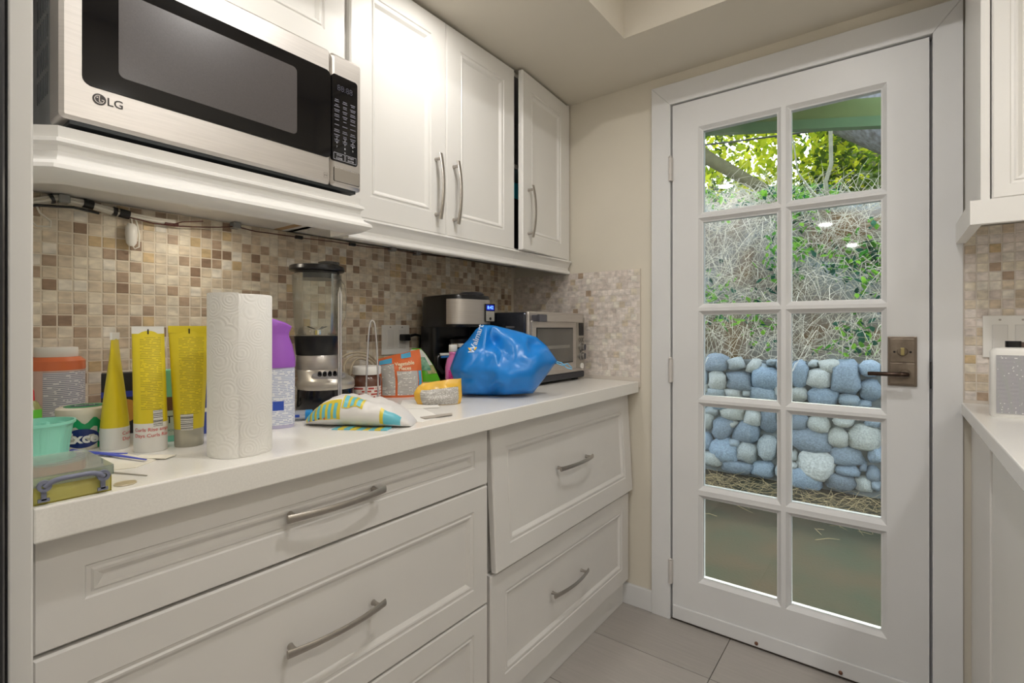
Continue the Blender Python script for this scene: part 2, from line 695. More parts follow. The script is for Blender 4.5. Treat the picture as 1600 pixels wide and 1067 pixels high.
for x in (-.385, -.135):
    b = MB().lathe([(.006, 0), (.006, .004), (.003, .006)], 10)
    b.v = [(x + a, DF - .007 - c, .024 + bb) for a, bb, c in b.v]
    P('screw', b, mat('rusty_screw', (120, 84, 66), .6, .4), door)


# ------------------------------------------------------------------ downlights
def downlight(x, y, z, watts, label, rad=.048):
    t = thing('recessed_light', label, 'ceiling light', (x, y, z), group='recessed ceiling lights')
    b = MB()
    b.lathe([(rad + .002, .0), (rad + .022, 0), (rad + .022, -.004), (rad + .006, -.007), (rad, -.003)], 32, cap0=False, cap1=False)
    P('trim_ring', b, PLW, t, smooth=40)
    b = MB().lathe([(rad + .003, -.0015), (rad + .003, -.0025)], 28)
    P('lens', b, mat('lit_lens', (255, 246, 230), .5, emit=(255, 240, 218), estr=14.0), t)
    ld = bpy.data.lights.new('lamp', 'AREA')
    ld.shape = 'DISK'
    ld.size = rad * 2
    ld.energy = watts
    ld.color = (1.0, .985, .965)
    lo = bpy.data.objects.new('lamp', ld)
    COL.objects.link(lo)
    lo.parent = t
    lo.location = (0, 0, -.009)
    return t


downlight(-.93, .24, CZ, SOFFIT_W, 'recessed downlight mirrored in the upper left door pane')
downlight(-.93, 1.02, CZ, SOFFIT_W, 'recessed downlight in the low ceiling above the double-door wall cabinet')
downlight(.63, .05, CZ, RIGHT_FILL_W, 'added fill light above the right-hand worktop nearer the camera')  # unseen lamp, added to brighten the mosaic opposite
downlight(.63, .70, CZ, RIGHT_FILL_W, 'added fill light above the right-hand worktop nearer the door')  # second unseen lamp added for the mosaic
downlight(-.14, .80, 2.42, RECESS_FILL_W, 'added fill light in the raised part of the ceiling')  # unseen lamp, added to even out the light in the aisle
downlight(-.514, -1.70, CZ, ROOM_W, 'recessed downlight mirrored as the brighter spot in the second right pane')
downlight(-.385, -3.29, CZ, ROOM_W, 'recessed downlight mirrored as the smaller spot in the second right pane')


# ------------------------------------------------------------------ cabinets
def front_panel(a0, a1, z0, z1, fw, th=.02):
    """framed drawer or door front in local axes: a = along, out = +x, z = up; front face at x = 0"""
    b = MB()

    def ring(i, x):
        return [(x, a0 + i, z0 + i), (x, a1 - i, z0 + i), (x, a1 - i, z1 - i), (x, a0 + i, z1 - i)]
    b.loft([ring(0, -th), ring(0, -.004), ring(.003, 0), ring(fw, 0), ring(fw + .002, -.003), ring(fw + .007, -.0035),
            ring(fw + .010, -.001), ring(fw + .014, -.002), ring(fw + .022, -.009)])
    return b


def bow_handle(L, vertical, out=.032, w=.0062):
    """bow pull in local axes: stands out along +x, runs along y or z"""
    b = MB()
    N = 14
    pts, rs = [], []
    for i in range(N + 1):
        s = -1 + 2 * i / N
        o_ = out - .012 + .013 * (1 - s * s)
        pts.append((o_, s * L / 2, 0))
        rs.append(w * (1.0 + .25 * s * s))
    rings = []
    for (x, y, z), rr in zip(pts, rs):
        ring = []
        for k in range(10):
            a = 2 * PI * k / 10
            ring.append((x + .0036 * math.cos(a), y, z + rr * math.sin(a)))
        rings.append(ring)
    b.loft(rings)
    for s in (-1, 1):
        y = s * (L / 2 - .016)
        b.loft([[(x, y + rr * math.cos(2 * PI * k / 12), rr * math.sin(2 * PI * k / 12)) for k in range(12)]
                for x, rr in ((0, .0062), (.004, .0052), (.012, .0045), (out - .008, .0055))])
    if vertical:
        b.v = [(x, -z, y) for x, y, z in b.v]
    return b


def box_handle_obj(parent, L, vertical, pos, **k):
    o = P('handle', bow_handle(L, vertical, **k), NICKEL, parent, smooth=45)
    o.location = pos
    return o


def place_front(parent, y0, y1, z0, z1, xf, fw, name, material, world_loc):
    w, h = y1 - y0, z1 - z0
    o = P(name, front_panel(0, w, 0, h, fw), material, parent)
    L = parent.location
    o.location = (xf - L.x, y0 - L.y, z0 - L.z)
    return o


XD = -.868
bc = thing('base_cabinet', 'wide white base cabinet with three drawers beside the tall end panel', 'cabinet', (-1.16, .59, 0), group='base cabinets under the long worktop')
P('carcass', MB().box(-1.465, -.892, .136, 1.043, .10, .876).box(-1.465, -.90, .136, 1.043, 0, .10), WHITE, bc, world=True)
for z0, z1, hz in ((.722, .872, .803), (.402, .717, .565), (.085, .397, .25)):
    d = place_front(bc, .140, 1.037, z0, z1, XD, .052 if z1 > .8 else .055, 'drawer_front', DRAWER, None)
    box_handle_obj(d, .214, False, (0, .5725 - .140, hz - z0))
bc2 = thing('base_cabinet', 'white base cabinet with two deep drawers, the upper front hanging crooked', 'cabinet', (-1.16, 1.5, 0), group='base cabinets under the long worktop')
P('carcass', MB().box(-1.465, -.892, 1.043, 1.947, .10, .876).box(-1.465, -.897, 1.043, 1.947, 0, .10), WHITE, bc2, world=True)
d = P('drawer_front', front_panel(0, .889, -.393, 0, .062), DRAWER, bc2)
d['label'] = 'crooked drawer front tilting out at the bottom'
d.location = (-.873 + 1.16, 1.056 - 1.5, .868)
d.rotation_euler = (0, math.radians(-3.2), 0)
box_handle_obj(d, .215, False, (0, 1.477 - 1.056, .688 - .868))
d = place_front(bc2, 1.050, 1.940, .105, .465, XD, .062, 'drawer_front', DRAWER, None)
box_handle_obj(d, .218, False, (0, 1.452 - 1.050, .294 - .105))
P('plinth', MB().box(-.91, -.893, 1.043, 1.947, .0, .10), WHITE, bc2, world=True, bev=.002)

P_ctr = P('worktop', MB().box(-1.466, -.825, .134, D - .011, .878, .922), QUARTZ, bev=.0025)
tag(P_ctr, 'long white speckled quartz worktop along the mosaic wall', 'worktop')

# tall end panel and fridge
o = P('end_panel', MB().box(-1.465, -.800, .1085, .1300, 0, 2.13), WHITE, bev=.002)
tag(o, 'tall white end panel standing at the left edge beside the worktop', 'panel')
fr = thing('refrigerator', 'dark refrigerator just showing at the left edge of the picture', 'refrigerator', (-1.10, -.30, 0))
P('body', MB().box(-1.45, -.80, -.70, .100, .02, 1.80), mat('fridge_dark', (34, 34, 37), .45), fr, world=True, bev=.004)
P('door', MB().box(-.795, -.745, -.70, .100, .62, 1.80), mat('fridge_dark', (34, 34, 37), .45), fr, world=True, bev=.008)
P('freezer_drawer', MB().box(-.795, -.745, -.70, .100, .06, .61), mat('fridge_dark', (34, 34, 37), .45), fr, world=True, bev=.008)

# upper cabinet with two doors and one beside it
XU = -1.150
RAIL = [(0, 1.438), (.028, 1.438), (.030, 1.432), (.022, 1.426), (.019, 1.420), (.011, 1.406), (.012, 1.398), (.020, 1.393), (.022, 1.384), (.020, 1.380), (-.004, 1.380), (-.004, 1.438)]


def upper_unit(label, y0, y1, loc_y, rail):
    t = thing('wall_cabinet', label, 'cabinet', (-1.3, loc_y, 1.38), group='white wall cabinets')
    b = MB()
    b.box(-1.468, -1.172, y0, y0 + .017, 1.433, 2.133)
    b.box(-1.468, -1.172, y1 - .017, y1, 1.433, 2.133)
    b.box(-1.468, -1.172, y0, y1, 1.433, 1.450)
    b.box(-1.468, -1.172, y0, y1, 2.118, 2.133)
    b.box(-1.468, -1.456, y0, y1, 1.433, 2.133)
    b.box(-1.468, -1.19, y0, y1, 1.77, 1.787)
    P('carcass', b, WHITE, t, world=True)
    b = MB()
    b.sweep([(-1.172, y0), (-1.172, y1)], RAIL, 1)
    P('light_rail', b, WHITE, t, world=True, smooth=30)
    return t


uc = upper_unit('white wall cabinet with two closed doors right of the microwave', .800, 1.541, 1.17, True)
d = place_front(uc, .806, 1.1645, 1.440, 2.126, XU, .064, 'door', WHITE, None)
box_handle_obj(d, .206, True, (0, 1.119 - .806, 1.585 - 1.440), out=.034)
d = place_front(uc, 1.1675, 1.533, 1.440, 2.126, XU, .064, 'door', WHITE, None)
box_handle_obj(d, .206, True, (0, 1.200 - 1.1675, 1.582 - 1.440), out=.034)
uc2 = upper_unit('white wall cabinet in the corner with its single door standing ajar', 1.5415, 1.947, 1.74, True)
w = .378
d = P('door', front_panel(-w, 0, 0, .686, .064), WHITE, uc2)
d['label'] = 'cabinet door standing slightly open'
d.location = (XU + 1.3, 1.926 - 1.74, .060)
d.rotation_euler = (0, 0, math.radians(4.2))
box_handle_obj(d, .2, True, (0, -w + .040, 1.59 - 1.44), out=.034)
P('filler_strip', MB().box(-1.19, XU - .004, 1.929, 1.947, 1.438, 2.133), WHITE, uc2, world=True)
o = thing('carton', 'dark carton with teal top glimpsed through the gap of the ajar cabinet door', 'carton', (-1.3, 1.61, 1.4505))
P('box', MB().box(-.10, .115, -.045, .05, 0, .20), mat('carton_black', (20, 20, 22), .6), o, bev=.002)
P('teal_top', MB().box(-.10, .1155, -.0455, .0505, .20, .262), mat('teal_carton', (36, 160, 182), .5, var=.1), o, bev=.002)

# microwave cabinet with open shelf
mc = thing('wall_cabinet', 'white wall cabinet above the microwave with an open moulded shelf below', 'cabinet', (-1.3, .465, 1.38), group='white wall cabinets')
b = MB()
b.box(-1.468, -1.172, .131, .7995, 1.835, 2.133)
b.box(-1.468, -1.455, .131, .7995, 1.46, 1.835)
b.box(-1.468, -1.172, .782, .7995, 1.433, 1.835)
P('carcass', b, WHITE, mc, world=True)
for y0, y1 in ((.135, .463), (.466, .790)):
    place_front(mc, y0, y1, 1.838, 2.126, XU, .060, 'door', WHITE, None)
SPROF = [(0, 1.467), (-.002, 1.449), (.006, 1.446), (.007, 1.440), (.001, 1.436), (-.001, 1.426), (.006, 1.410), (.019, 1.401), (.021, 1.394), (.015, 1.389), (.0, 1.380), (-.022, 1.378), (-.025, 1.467)]
b = MB()
b.sweep([(-1.150, .131), (-1.072, .203), (-1.072, .781), (-1.17, .781)], SPROF, 1)
P('shelf_moulding', b, WHITE, mc, world=True, smooth=28)
b = MB()
b.loft([[(-1.468, .131, z), (-1.160, .131, z), (-1.094, .211, z), (-1.094, .76, z), (-1.15, .76, z), (-1.468, .76, z)] for z in (1.433, 1.4665)])
P('shelf_board', b, WHITE, mc, world=True)
P('raw_edge_strip', MB().box(-1.463, -1.20, .7605, .7815, 1.4325, 1.452), mat('raw_wood', (196, 162, 122), .7, var=.1), mc, world=True)
b = MB().lathe([(.033, 0), (.033, -.007), (.028, -.010)], 28, -1.310, .512)
b.v = [(x, y, z + 1.4329) for x, y, z in b.v]
o = P('puck_light', b, PLW, smooth=40)
tag(o, 'round white puck light under the microwave shelf', 'light')
pl_d = bpy.data.lights.new('lamp', 'AREA')
pl_d.shape = 'DISK'
pl_d.size = .05
pl_d.energy = .42
pl_d.color = (1.0, .90, .74)
pl_o = bpy.data.objects.new('lamp', pl_d)
COL.objects.link(pl_o)
pl_o.parent = o
pl_o.location = (-1.310, .512, 1.4215)

# ---- microwave
mw = thing('microwave', 'stainless steel microwave oven on the moulded shelf', 'microwave', (-1.25, .49, 1.467))
MX, MY0, MY1, MZ0, MZ1 = -1.078, .206, .790, 1.485, 1.809
P('body', MB().box(-1.45, -1.142, .216, .772, 1.482, 1.795), mat('galvanised_case', (168, 171, 173), .42, .7, var=.08, scale=20), mw, world=True, bev=.004)
b = MB()
for gx in range(4):
    for k in range(7):
        z = 1.738 - gx * .052
        x = -1.215 - k * .013
        b.box(x - .0016, x + .0016, .2152, .2162, z - .020, z + .020)
P('vent_slots', b, mat('slot_grey', (92, 94, 98), .6), mw, world=True)['kind'] = 'stuff'


def rrect(y0, y1, z0, z1, rad, n=5):
    pts = []
    for cy, cz, a0 in ((y1 - rad, z0 + rad, -PI / 2), (y1 - rad, z1 - rad, 0), (y0 + rad, z1 - rad, PI / 2), (y0 + rad, z0 + rad, PI)):
        for k in range(n + 1):
            a = a0 + PI / 2 * k / n
            pts.append((cy + rad * math.cos(a), cz + rad * math.sin(a)))
    return pts


def slab(y0, y1, z0, z1, x0, x1, rad, edge=.004):
    b = MB()
    a = rrect(y0, y1, z0, z1, rad)
    c = rrect(y0 + edge, y1 - edge, z0 + edge, z1 - edge, max(.001, rad - edge))
    b.loft([[(x0, y, z) for y, z in a], [(x1 - edge, y, z) for y, z in a], [(x1, y, z) for y, z in c]])
    return b


dr = P('door', slab(MY0, .7005, MZ0, MZ1, -1.142, MX, .008, .006), STEEL, mw, world=True, smooth=40)
P('door_glass', slab(.2345, .7003, 1.5475, 1.758, -1.09, MX + .0012, .014, .0008), GLOSSB, dr, smooth=40)
P('viewing_screen', slab(.284, .6135, 1.578, 1.730, -1.08, MX + .0018, .010, .0004), mat('screen_mesh', (84, 80, 80), .25, var=.06, scale=400), dr)
for oo in (dr.children):
    oo.data.transform(Matrix.Translation(-mw.location))
cp = P('control_side', slab(.7025, MY1, MZ0, MZ1, -1.142, MX, .009, .008), STEEL, mw, world=True, smooth=40)
g = P('control_panel', slab(.7035, .7755, 1.545, 1.757, -1.09, MX + .0012, .008, .0008), GLOSSB, cp, smooth=40)
g.data.transform(Matrix.Translation(-mw.location))
g = P('open_button', slab(.7095, .7805, 1.4975, 1.5305, -1.09, MX + .0015, .003, .001), mat('steel_button', (182, 176, 168), .36, .9), cp)
g.data.transform(Matrix.Translation(-mw.location))
g = P('button_groove', slab(.7085, .7815, 1.4965, 1.5315, -1.09, MX + .0004, .003, .0004), DARK, cp)
g.data.transform(Matrix.Translation(-mw.location))
PRW = mat('print_white', (206, 206, 214), .5)
PRG = mat('print_grey', (120, 120, 132), .5)
L0 = mw.location


def mwpt(y, z, x=MX + .0022):
    return (x - L0.x, y - L0.y, z - L0.z)


b = MB()
rr_ = random.Random(3)
for ri in range(9):
    z = 1.694 - ri * .0122
    for c_ in range(3):
        y = .7155 + c_ * .0225
        for k in range(1 if ri in (4, 5) else 2):
            wd = .0045 + rr_.random() * .0035
            zz = z - k * .0042
            b.add([mwpt(y - wd, zz), mwpt(y + wd, zz), mwpt(y + wd, zz + .0018), mwpt(y - wd, zz + .0018)], [(0, 1, 2, 3)])
P('key_print', b, PRG, cp)
for ri, row in enumerate(('123', '456', '789', ' 0 ')):
    for c_, ch in enumerate(row):
        if ch != ' ':
            text('key_number', ch, .007, PRW, cp, lambda x, y, c_=c_, ri=ri: mwpt(.7155 + c_ * .0225 + x, 1.6005 - ri * .0100 + y))
for y0, y1, t1, t2 in ((.7065, .7375, 'STOP', 'CLEAR'), (.7395, .7705, 'START', 'ENTER')):
    b = MB()
    for za, zb, ya, yb in ((1.5495, 1.5502, y0, y1), (1.5653, 1.566, y0, y1), (1.5495, 1.566, y0, y0 + .0007), (1.5495, 1.566, y1 - .0007, y1)):
        b.add([mwpt(ya, za), mwpt(yb, za), mwpt(yb, zb), mwpt(ya, zb)], [(0, 1, 2, 3)])
    P('key_outline', b, PRW, cp)
    for tx, zz in ((t1, 1.5610), (t2, 1.5535)):
        text('key_word', tx, .0062, PRW, cp, lambda x, y, y0=y0, y1=y1, zz=zz: mwpt((y0 + y1) / 2 + x, zz + y))
text('clock_digits', '88:88', .020, mat('dim_digits', (52, 52, 66), .4), cp, lambda x, y: mwpt(.738 + x, 1.725 + y))
text('brand_lettering', 'LG', .0195, mat('logo_grey', (58, 54, 54), .4, .3), dr, lambda x, y: mwpt(.2795 + x, 1.529 + y, MX + .0006), .0002)
b = MB().lathe([(.0095, 0), (.0095, .0006)], 24)
b.v = [mwpt(.2575 + x, 1.5295 + y, MX + .0002 + z) for x, y, z in b.v]
lg = P('round_emblem', b, mat('logo_grey', (58, 54, 54), .4, .3), dr)
b = MB()


def emb(pts, w_):
    for (a, c), (e_, f_) in zip(pts[:-1], pts[1:]):
        dx, dy = e_ - a, f_ - c
        l_ = math.hypot(dx, dy)
        nx, ny = -dy / l_ * w_, dx / l_ * w_
        b.add([mwpt(.2575 + a + nx, 1.5295 + c + ny, MX + .0011), mwpt(.2575 + e_ + nx, 1.5295 + f_ + ny, MX + .0011),
               mwpt(.2575 + e_ - nx, 1.5295 + f_ - ny, MX + .0011), mwpt(.2575 + a - nx, 1.5295 + c - ny, MX + .0011)], [(0, 1, 2, 3)])


emb([(0, .0055), (0, -.004), (.003, -.004)], .0006)
emb([(.0065 * math.cos(a), .0065 * math.sin(a)) for a in [math.radians(q) for q in range(80, 361, 20)]], .0005)
emb([(.0065, 0), (.003, 0)], .0006)
b.lathe([(.0011, 0), (.0011, .0003)], 8)
b.v[-16:] = [mwpt(.2575 - .003 + x, 1.5295 + .0025 + y, MX + .001 + z) for x, y, z in b.v[-16:]]
P('emblem_lines', b, mat('logo_light', (196, 190, 184), .4, .5), dr)
b = MB()
for za, zb, ya, yb in ((.0, .0008, 0, .011), (.0112, .012, 0, .011), (0, .012, 0, .0008), (0, .012, .0102, .011), (.004, .008, .002, .0045), (.004, .008, .0065, .009)):
    b.add([mwpt(.681 + ya, 1.4985 + za, MX + .0004), mwpt(.681 + yb, 1.4985 + za, MX + .0004), mwpt(.681 + yb, 1.4985 + zb, MX + .0004), mwpt(.681 + ya, 1.4985 + zb, MX + .0004)], [(0, 1, 2, 3)])
P('corner_mark', b, mat('etched_grey', (150, 144, 138), .4, .6), dr)
for x, y in ((-1.13, .24), (-1.13, .75), (-1.42, .24), (-1.42, .75)):
    P('foot', MB().lathe([(.012, 1.4668), (.012, 1.484)], 14, x, y), DARK, mw, world=True)
P('underside', MB().box(-1.44, -1.085, .22, .775, 1.4785, 1.4865), mat('dark_underside', (44, 48, 50), .4, .4), mw, world=True)

# ---- right-hand side: worktop, base cabinet, wall cabinet
o = P('worktop', MB().box(.158, .799, .25, D - .011, .890, .9245), mat('plain_quartz', (232, 230, 226), .2, var=.02, scale=300), bev=.003)
tag(o, 'white worktop on the right beside the door', 'worktop')
rb = thing('base_cabinet', 'plain white base cabinet under the right-hand worktop', 'cabinet', (.5, 1.1, 0))
P('carcass', MB().box(.205, .798, .25, 1.952, .0, .889), WHITE, rb, world=True)
P('filler_panel', MB().box(.180, .2049, 1.604, 1.952, .0, .889), WHITE, rb, world=True, bev=.002)
for y0, y1 in ((1.03, 1.60), (.45, 1.026)):
    P('door', MB().box(.184, .2045, y0, y1, .09, .885), WHITE, rb, world=True, bev=.002)
ru = thing('wall_cabinet', 'white wall cabinet at the right edge above the light switches', 'cabinet', (.48, 1.78, 1.38))
P('carcass', MB().box(.166, .798, 1.640, 1.944, 1.436, 2.133), WHITE, ru, world=True)
P('filler_strip', MB().box(.166, .1825, 1.622, 1.640, 1.440, 2.133), WHITE, ru, world=True, bev=.001)
for x0, x1 in ((.1855, .488), (.491, .795)):
    q = P('door', front_panel(0, x1 - x0, 0, .686, .030 if x0 < .2 else .055), WHITE, ru)
    q.rotation_euler = (0, 0, -PI / 2)
    q.location = (x0 - .48, 1.618 - 1.78, 1.443 - 1.38)
RAIL2 = [(0, 1.440), (.006, 1.440), (.007, 1.432), (.003, 1.428), (.001, 1.412), (.004, 1.402), (.006, 1.394), (.004, 1.384), (-.018, 1.384), (-.018, 1.440)]
b = MB()
b.sweep([(.1635, 1.944), (.1635, 1.618), (.798, 1.618)], RAIL2, -1)
P('light_rail', b, WHITE, ru, world=True, smooth=30)
sw = thing('switch_plate', 'white double switch plate on the tiles behind the wipes pack', 'light switch', (.26, D - .011, 1.116))
P('plate', MB().box(-.057, .059, -.006, .0, -.059, .059), PLW, sw, bev=.002)
for x in (-.022, .024):
    P('rocker', MB().box(x - .016, x + .016, -.0085, -.005, -.033, .033), mat('rocker_white', (226, 224, 220), .35), sw, bev=.0015)
    b = MB().lathe([(.003, 0), (.003, .0008)], 10)
    b.v = [(x + a, -.006 - c, .047 + bb) for a, bb, c in b.v]
    P('screw', b, NICKEL, sw)
pk = thing('lotion_bottle', 'flat white bottle with grey fine print on the right-hand worktop', 'bottle', (.232, 1.70, .9245), rz=math.radians(3))
ring = lambda w_, d_, z, n=20: [(w_ * math.copysign(abs(math.cos(2 * PI * k / n)) ** .6, math.cos(2 * PI * k / n)), d_ * math.copysign(abs(math.sin(2 * PI * k / n)) ** .6, math.sin(2 * PI * k / n)), z) for k in range(n)]
b = MB().loft([ring(.040, .020, 0), ring(.042, .022, .004), ring(.042, .022, .158), ring(.036, .019, .166), ring(.016, .012, .169)])
P('body', b, PLW, pk, smooth=40)
P('cap', MB().loft([ring(.014, .011, .167), ring(.014, .011, .184)]), BLACK, pk, smooth=40)
b = MB()
b.add([(-.034, -.0226, .010), (.036, -.0226, .010), (.036, -.0226, .150), (-.034, -.0226, .150)], [(0, 1, 2, 3)])
P('label', b, print_mat('fine_print_grey', (214, 213, 214), (120, 119, 126), 330, 160, .62, .6), pk)
o = P('small_bottle', MB().lathe([(.010, 0), (.011, .002), (.011, .15), (.007, .158), (.008, .176), (.006, .18)], 16), mat('brown_bottle', (74, 54, 46), .3), smooth=40)
o.location = (.266, 1.80, .9245)
tag(o, 'narrow brown bottle behind the white bottle at the right edge', 'bottle')

# ------------------------------------------------------------------ things on the long worktop
CT = .922


def ell(rx, ry, z, n=28, cx=0, cy=0, p=1.0):
    out = []
    for k in range(n):
        a = 2 * PI * k / n
        c, s = math.cos(a), math.sin(a)
        out.append((cx + rx * math.copysign(abs(c) ** p, c), cy + ry * math.copysign(abs(s) ** p, s), z))
    return out


def wrapf(rad, z0, ang=0.0, sx=1.0, sy=1.0, off=.0006):
    """flat lettering wrapped around a round body; ang = 0 looks to local -y"""
    def f(x, y):
        a = -PI / 2 + ang + x / rad
        return ((rad * sx + off) * math.cos(a), (rad * sy + off) * math.sin(a), z0 + y)
    return f


# paper towel roll
PTM = bpy.data.materials.new('paper_towel')
PTM.use_nodes = True
nt = PTM.node_tree
b_ = nt.nodes['Principled BSDF']
b_.inputs['Base Color'].default_value = (*lin((243, 241, 236)), 1)
b_.inputs['Roughness'].default_value = .9
tc = nt.nodes.new('ShaderNodeTexCoord')
vo = nt.nodes.new('ShaderNodeTexVoronoi')
vo.inputs['Scale'].default_value = 30
nt.links.new(tc.outputs['Object'], vo.inputs['Vector'])
mm = nt.nodes.new('ShaderNodeMath')
mm.operation = 'MULTIPLY'
mm.inputs[1].default_value = 44
nt.links.new(vo.outputs['Distance'], mm.inputs[0])
ss = nt.nodes.new('ShaderNodeMath')
ss.operation = 'SINE'
nt.links.new(mm.outputs[0], ss.inputs[0])
bp = nt.nodes.new('ShaderNodeBump')
bp.inputs['Strength'].default_value = .24
bp.inputs['Distance'].default_value = .0006
nt.links.new(ss.outputs[0], bp.inputs['Height'])
nt.links.new(bp.outputs[0], b_.inputs['Normal'])
pt = thing('paper_towel_roll', 'white embossed paper towel roll standing at the front of the worktop', 'paper towel', (-.918, .418, CT), facing(-.918, .418))
b = MB()
b.lathe([(.021, .0), (.0487, .0), (.050, .002), (.050, .274), (.0487, .276), (.021, .276), (.021, .0)], 56, cap0=False, cap1=False)
P('roll', b, PTM, pt, smooth=40)
b = MB()
n = 14
outer, inner = [], []
for i in range(n + 1):
    a = -PI / 2 - .06 - i / n * 1.62
    rr = .0515 + .002 * (1 - i / n)
    outer.append((rr * math.cos(a), rr * math.sin(a)))
    inner.append(((rr - .001) * math.cos(a), (rr - .001) * math.sin(a)))
poly = outer + inner[::-1]
b.loft([[(x, y, z) for x, y in poly] for z in (.0005, .07, .14, .21, .2775)])
P('loose_sheet', b, PTM, pt, smooth=40)
b = MB()
b.lathe([(.0195, .001), (.0208, .001), (.0208, .275), (.0195, .275), (.0195, .001)], 24, cap0=False, cap1=False)
P('core', b, mat('cardboard', (178, 150, 118), .8), pt, smooth=40)

# yellow hair-product tubes
YEL = mat('tube_yellow', (226, 205, 40), .35, var=.03, scale=8)
INK = print_mat('yellow_fine_print', (226, 205, 40), (176, 158, 34), 330, 130, .52, .4)
BARC = print_mat('bar_code', (240, 238, 232), (60, 60, 60), 700, 1, bars=True)
RED = mat('red_marker', (214, 60, 60), .6)
SEAM = mat('seam_white', (236, 232, 190), .4)


def tube_thing(label, x, y, rz, wt, wb, H, cap_h, cap_mat, crimp_mat, shift=0.0, scribble=True, printed=True, notch=True, lean=0.0):
    t = thing('squeeze_tube', label, 'tube', (x, y, CT), rz, group='yellow squeeze tubes standing on their caps')

    def f(u, v, off=0.0):
        k = max(0.0, v) ** 1.25
        rx = wb / 2 + (wt / 2 - wb / 2) * v + off
        ry = max(.0012, wb / 2 * (1 - k)) + off
        return (rx * math.cos(u) + shift * v, ry * math.sin(u) + lean * v, cap_h + (H - cap_h) * v)
    b = MB()
    b.loft([[f(2 * PI * i / 32, j / 16) for i in range(32)] for j in range(17)])
    body = P('body', b, YEL, t, smooth=50)
    q = MB()
    q.box(-wt / 2 + shift, wt / 2 + shift, -.0016 + lean, .0016 + lean, H - .011, H + .002)
    P('crimp', q, crimp_mat, t)
    q = MB()
    if notch:
        q.box(shift - .001, shift + .001, -.0024 + lean, -.0012 + lean, H - .012, H - .003)
        P('notch_mark', q, DARK, t)
    q = MB()
    q.lathe([(wb / 2 - .001, 0), (wb / 2, .002), (wb / 2 + .0002, cap_h + .003), (wb / 2 - .003, cap_h + .0035)], 32)
    P('cap', q, cap_mat, t, smooth=40)
    if printed:
        P('fine_print', grid_patch(lambda u, v: f(u, v, .0004), -PI / 2 - .55, -PI / 2 + .85, .16, .90, 10, 14), INK, body, smooth=60)
        P('bar_code', grid_patch(lambda u, v: f(u, v, .0009), -PI / 2 - (.55 if not scribble else -.15), -PI / 2 + (.25 if not scribble else .75), .01 if not scribble else -.02, .16 if not scribble else .15, 8, 5), BARC, body, smooth=60)
    if scribble:
        for k, s in enumerate(('Curls Rise amps', 'Days Curls Rise')):
            text('handwriting', s, .0088, RED, t, wrapf(wb / 2 + .0002, cap_h - .008 - k * .010, .1 if printed else .45))
    return t


tube_thing('yellow squeeze tube seen edge-on, with red handwriting on its white cap', -1.128, .292, facing(-1.128, .292) + math.radians(78), .052, .043, .208, .036, PLW, PLW, printed=False, notch=False)
tube_thing('yellow squeeze tube with white crimped top and bar code above red handwriting', -1.058, .326, facing(-1.058, .326), .047, .050, .219, .048, PLW, PLW, shift=-.004)
tube_thing('wide yellow squeeze tube with clear cap next to the paper towel', -1.047, .3835, facing(-1.047, .3835), .065, .047, .220, .030, clear('clear_cap', (225, 222, 205), 1, .55), YEL, scribble=False)

# orange jar, gum tub, mint cup, clear box
x, y = -1.395, .262
j = thing('powder_jar', 'orange tinted jar with white lid and printed label against the tiles', 'jar', (x, y, CT), facing(x, y))
b = MB().lathe([(.043, 0), (.046, .004), (.0465, .125), (.046, .150), (.037, .156), (.034, .160)], 36)
P('body', b, mat('jar_pinkish', (206, 176, 164), .25, var=.04), j, smooth=40)
P('orange_shoulder', MB().lathe([(.0468, .1315), (.0472, .134), (.047, .150), (.039, .158), (.025, .159)], 36, cap0=False, cap1=False), mat('jar_orange', (222, 120, 78), .25), j, smooth=40)
P('lid', MB().lathe([(.0345, .158), (.035, .159), (.035, .176), (.034, .178)], 36), PLW, j, smooth=40)
P('label', grid_patch(lambda u, v: (.0471 * math.cos(u), .0471 * math.sin(u), v), -PI / 2 - .45, -PI / 2 + 1.35, .03, .128, 16, 2), print_mat('jar_print', (206, 202, 204), (128, 128, 142), 260, 90, .55, .45), j, smooth=60)
x, y = -1.19, .263
g = thing('gum_tub', 'round white and green gum tub with navy oval lettering', 'tub', (x, y, CT), facing(x, y))
P('tub', MB().lathe([(.038, 0), (.040, .003), (.040, .060), (.041, .062), (.041, .072), (.037, .0745)], 40), mat('tub_cream', (226, 220, 204), .4), g, smooth=40)
GREEN = mat('gum_green', (18, 152, 92), .4)
NAVY = mat('gum_navy', (24, 44, 108), .4)
P('green_band', grid_patch(lambda u, v: (.0405 * math.cos(u), .0405 * math.sin(u), v + .006 * math.sin(u * 9)), 0, 2 * PI, .036, .052, 60, 2), GREEN, g, smooth=60)
P('lower_green', grid_patch(lambda u, v: (.0404 * math.cos(u), .0404 * math.sin(u), v), -PI / 2 + .45, -PI / 2 + 1.9, .002, .050, 14, 2), GREEN, g, smooth=60)
b = MB()
f = wrapf(.0406, .021, -.1)
pts = [f(.026 * math.cos(a), .017 * math.sin(a)) for a in [2 * PI * k / 28 for k in range(28)]]
b.add([f(0, 0)] + pts, [(0, 1 + k, 1 + (k + 1) % 28) for k in range(28)])
P('navy_oval', b, NAVY, g)
text('lettering', 'Excel', .025, PLW, g, wrapf(.0412, .021, -.05), .0008)
P('lid_disc', MB().lathe([(.030, .0744), (.030, .0752)], 32), GREEN, g)
P('lid_oval', MB().lathe([(.02, .0751), (.02, .0756)], 32, sy=.55), NAVY, g)
text('lid_lettering', 'Excel', .014, PLW, g, lambda x_, y_: (x_, y_, .0760), .0004)
b = MB()
rings = []
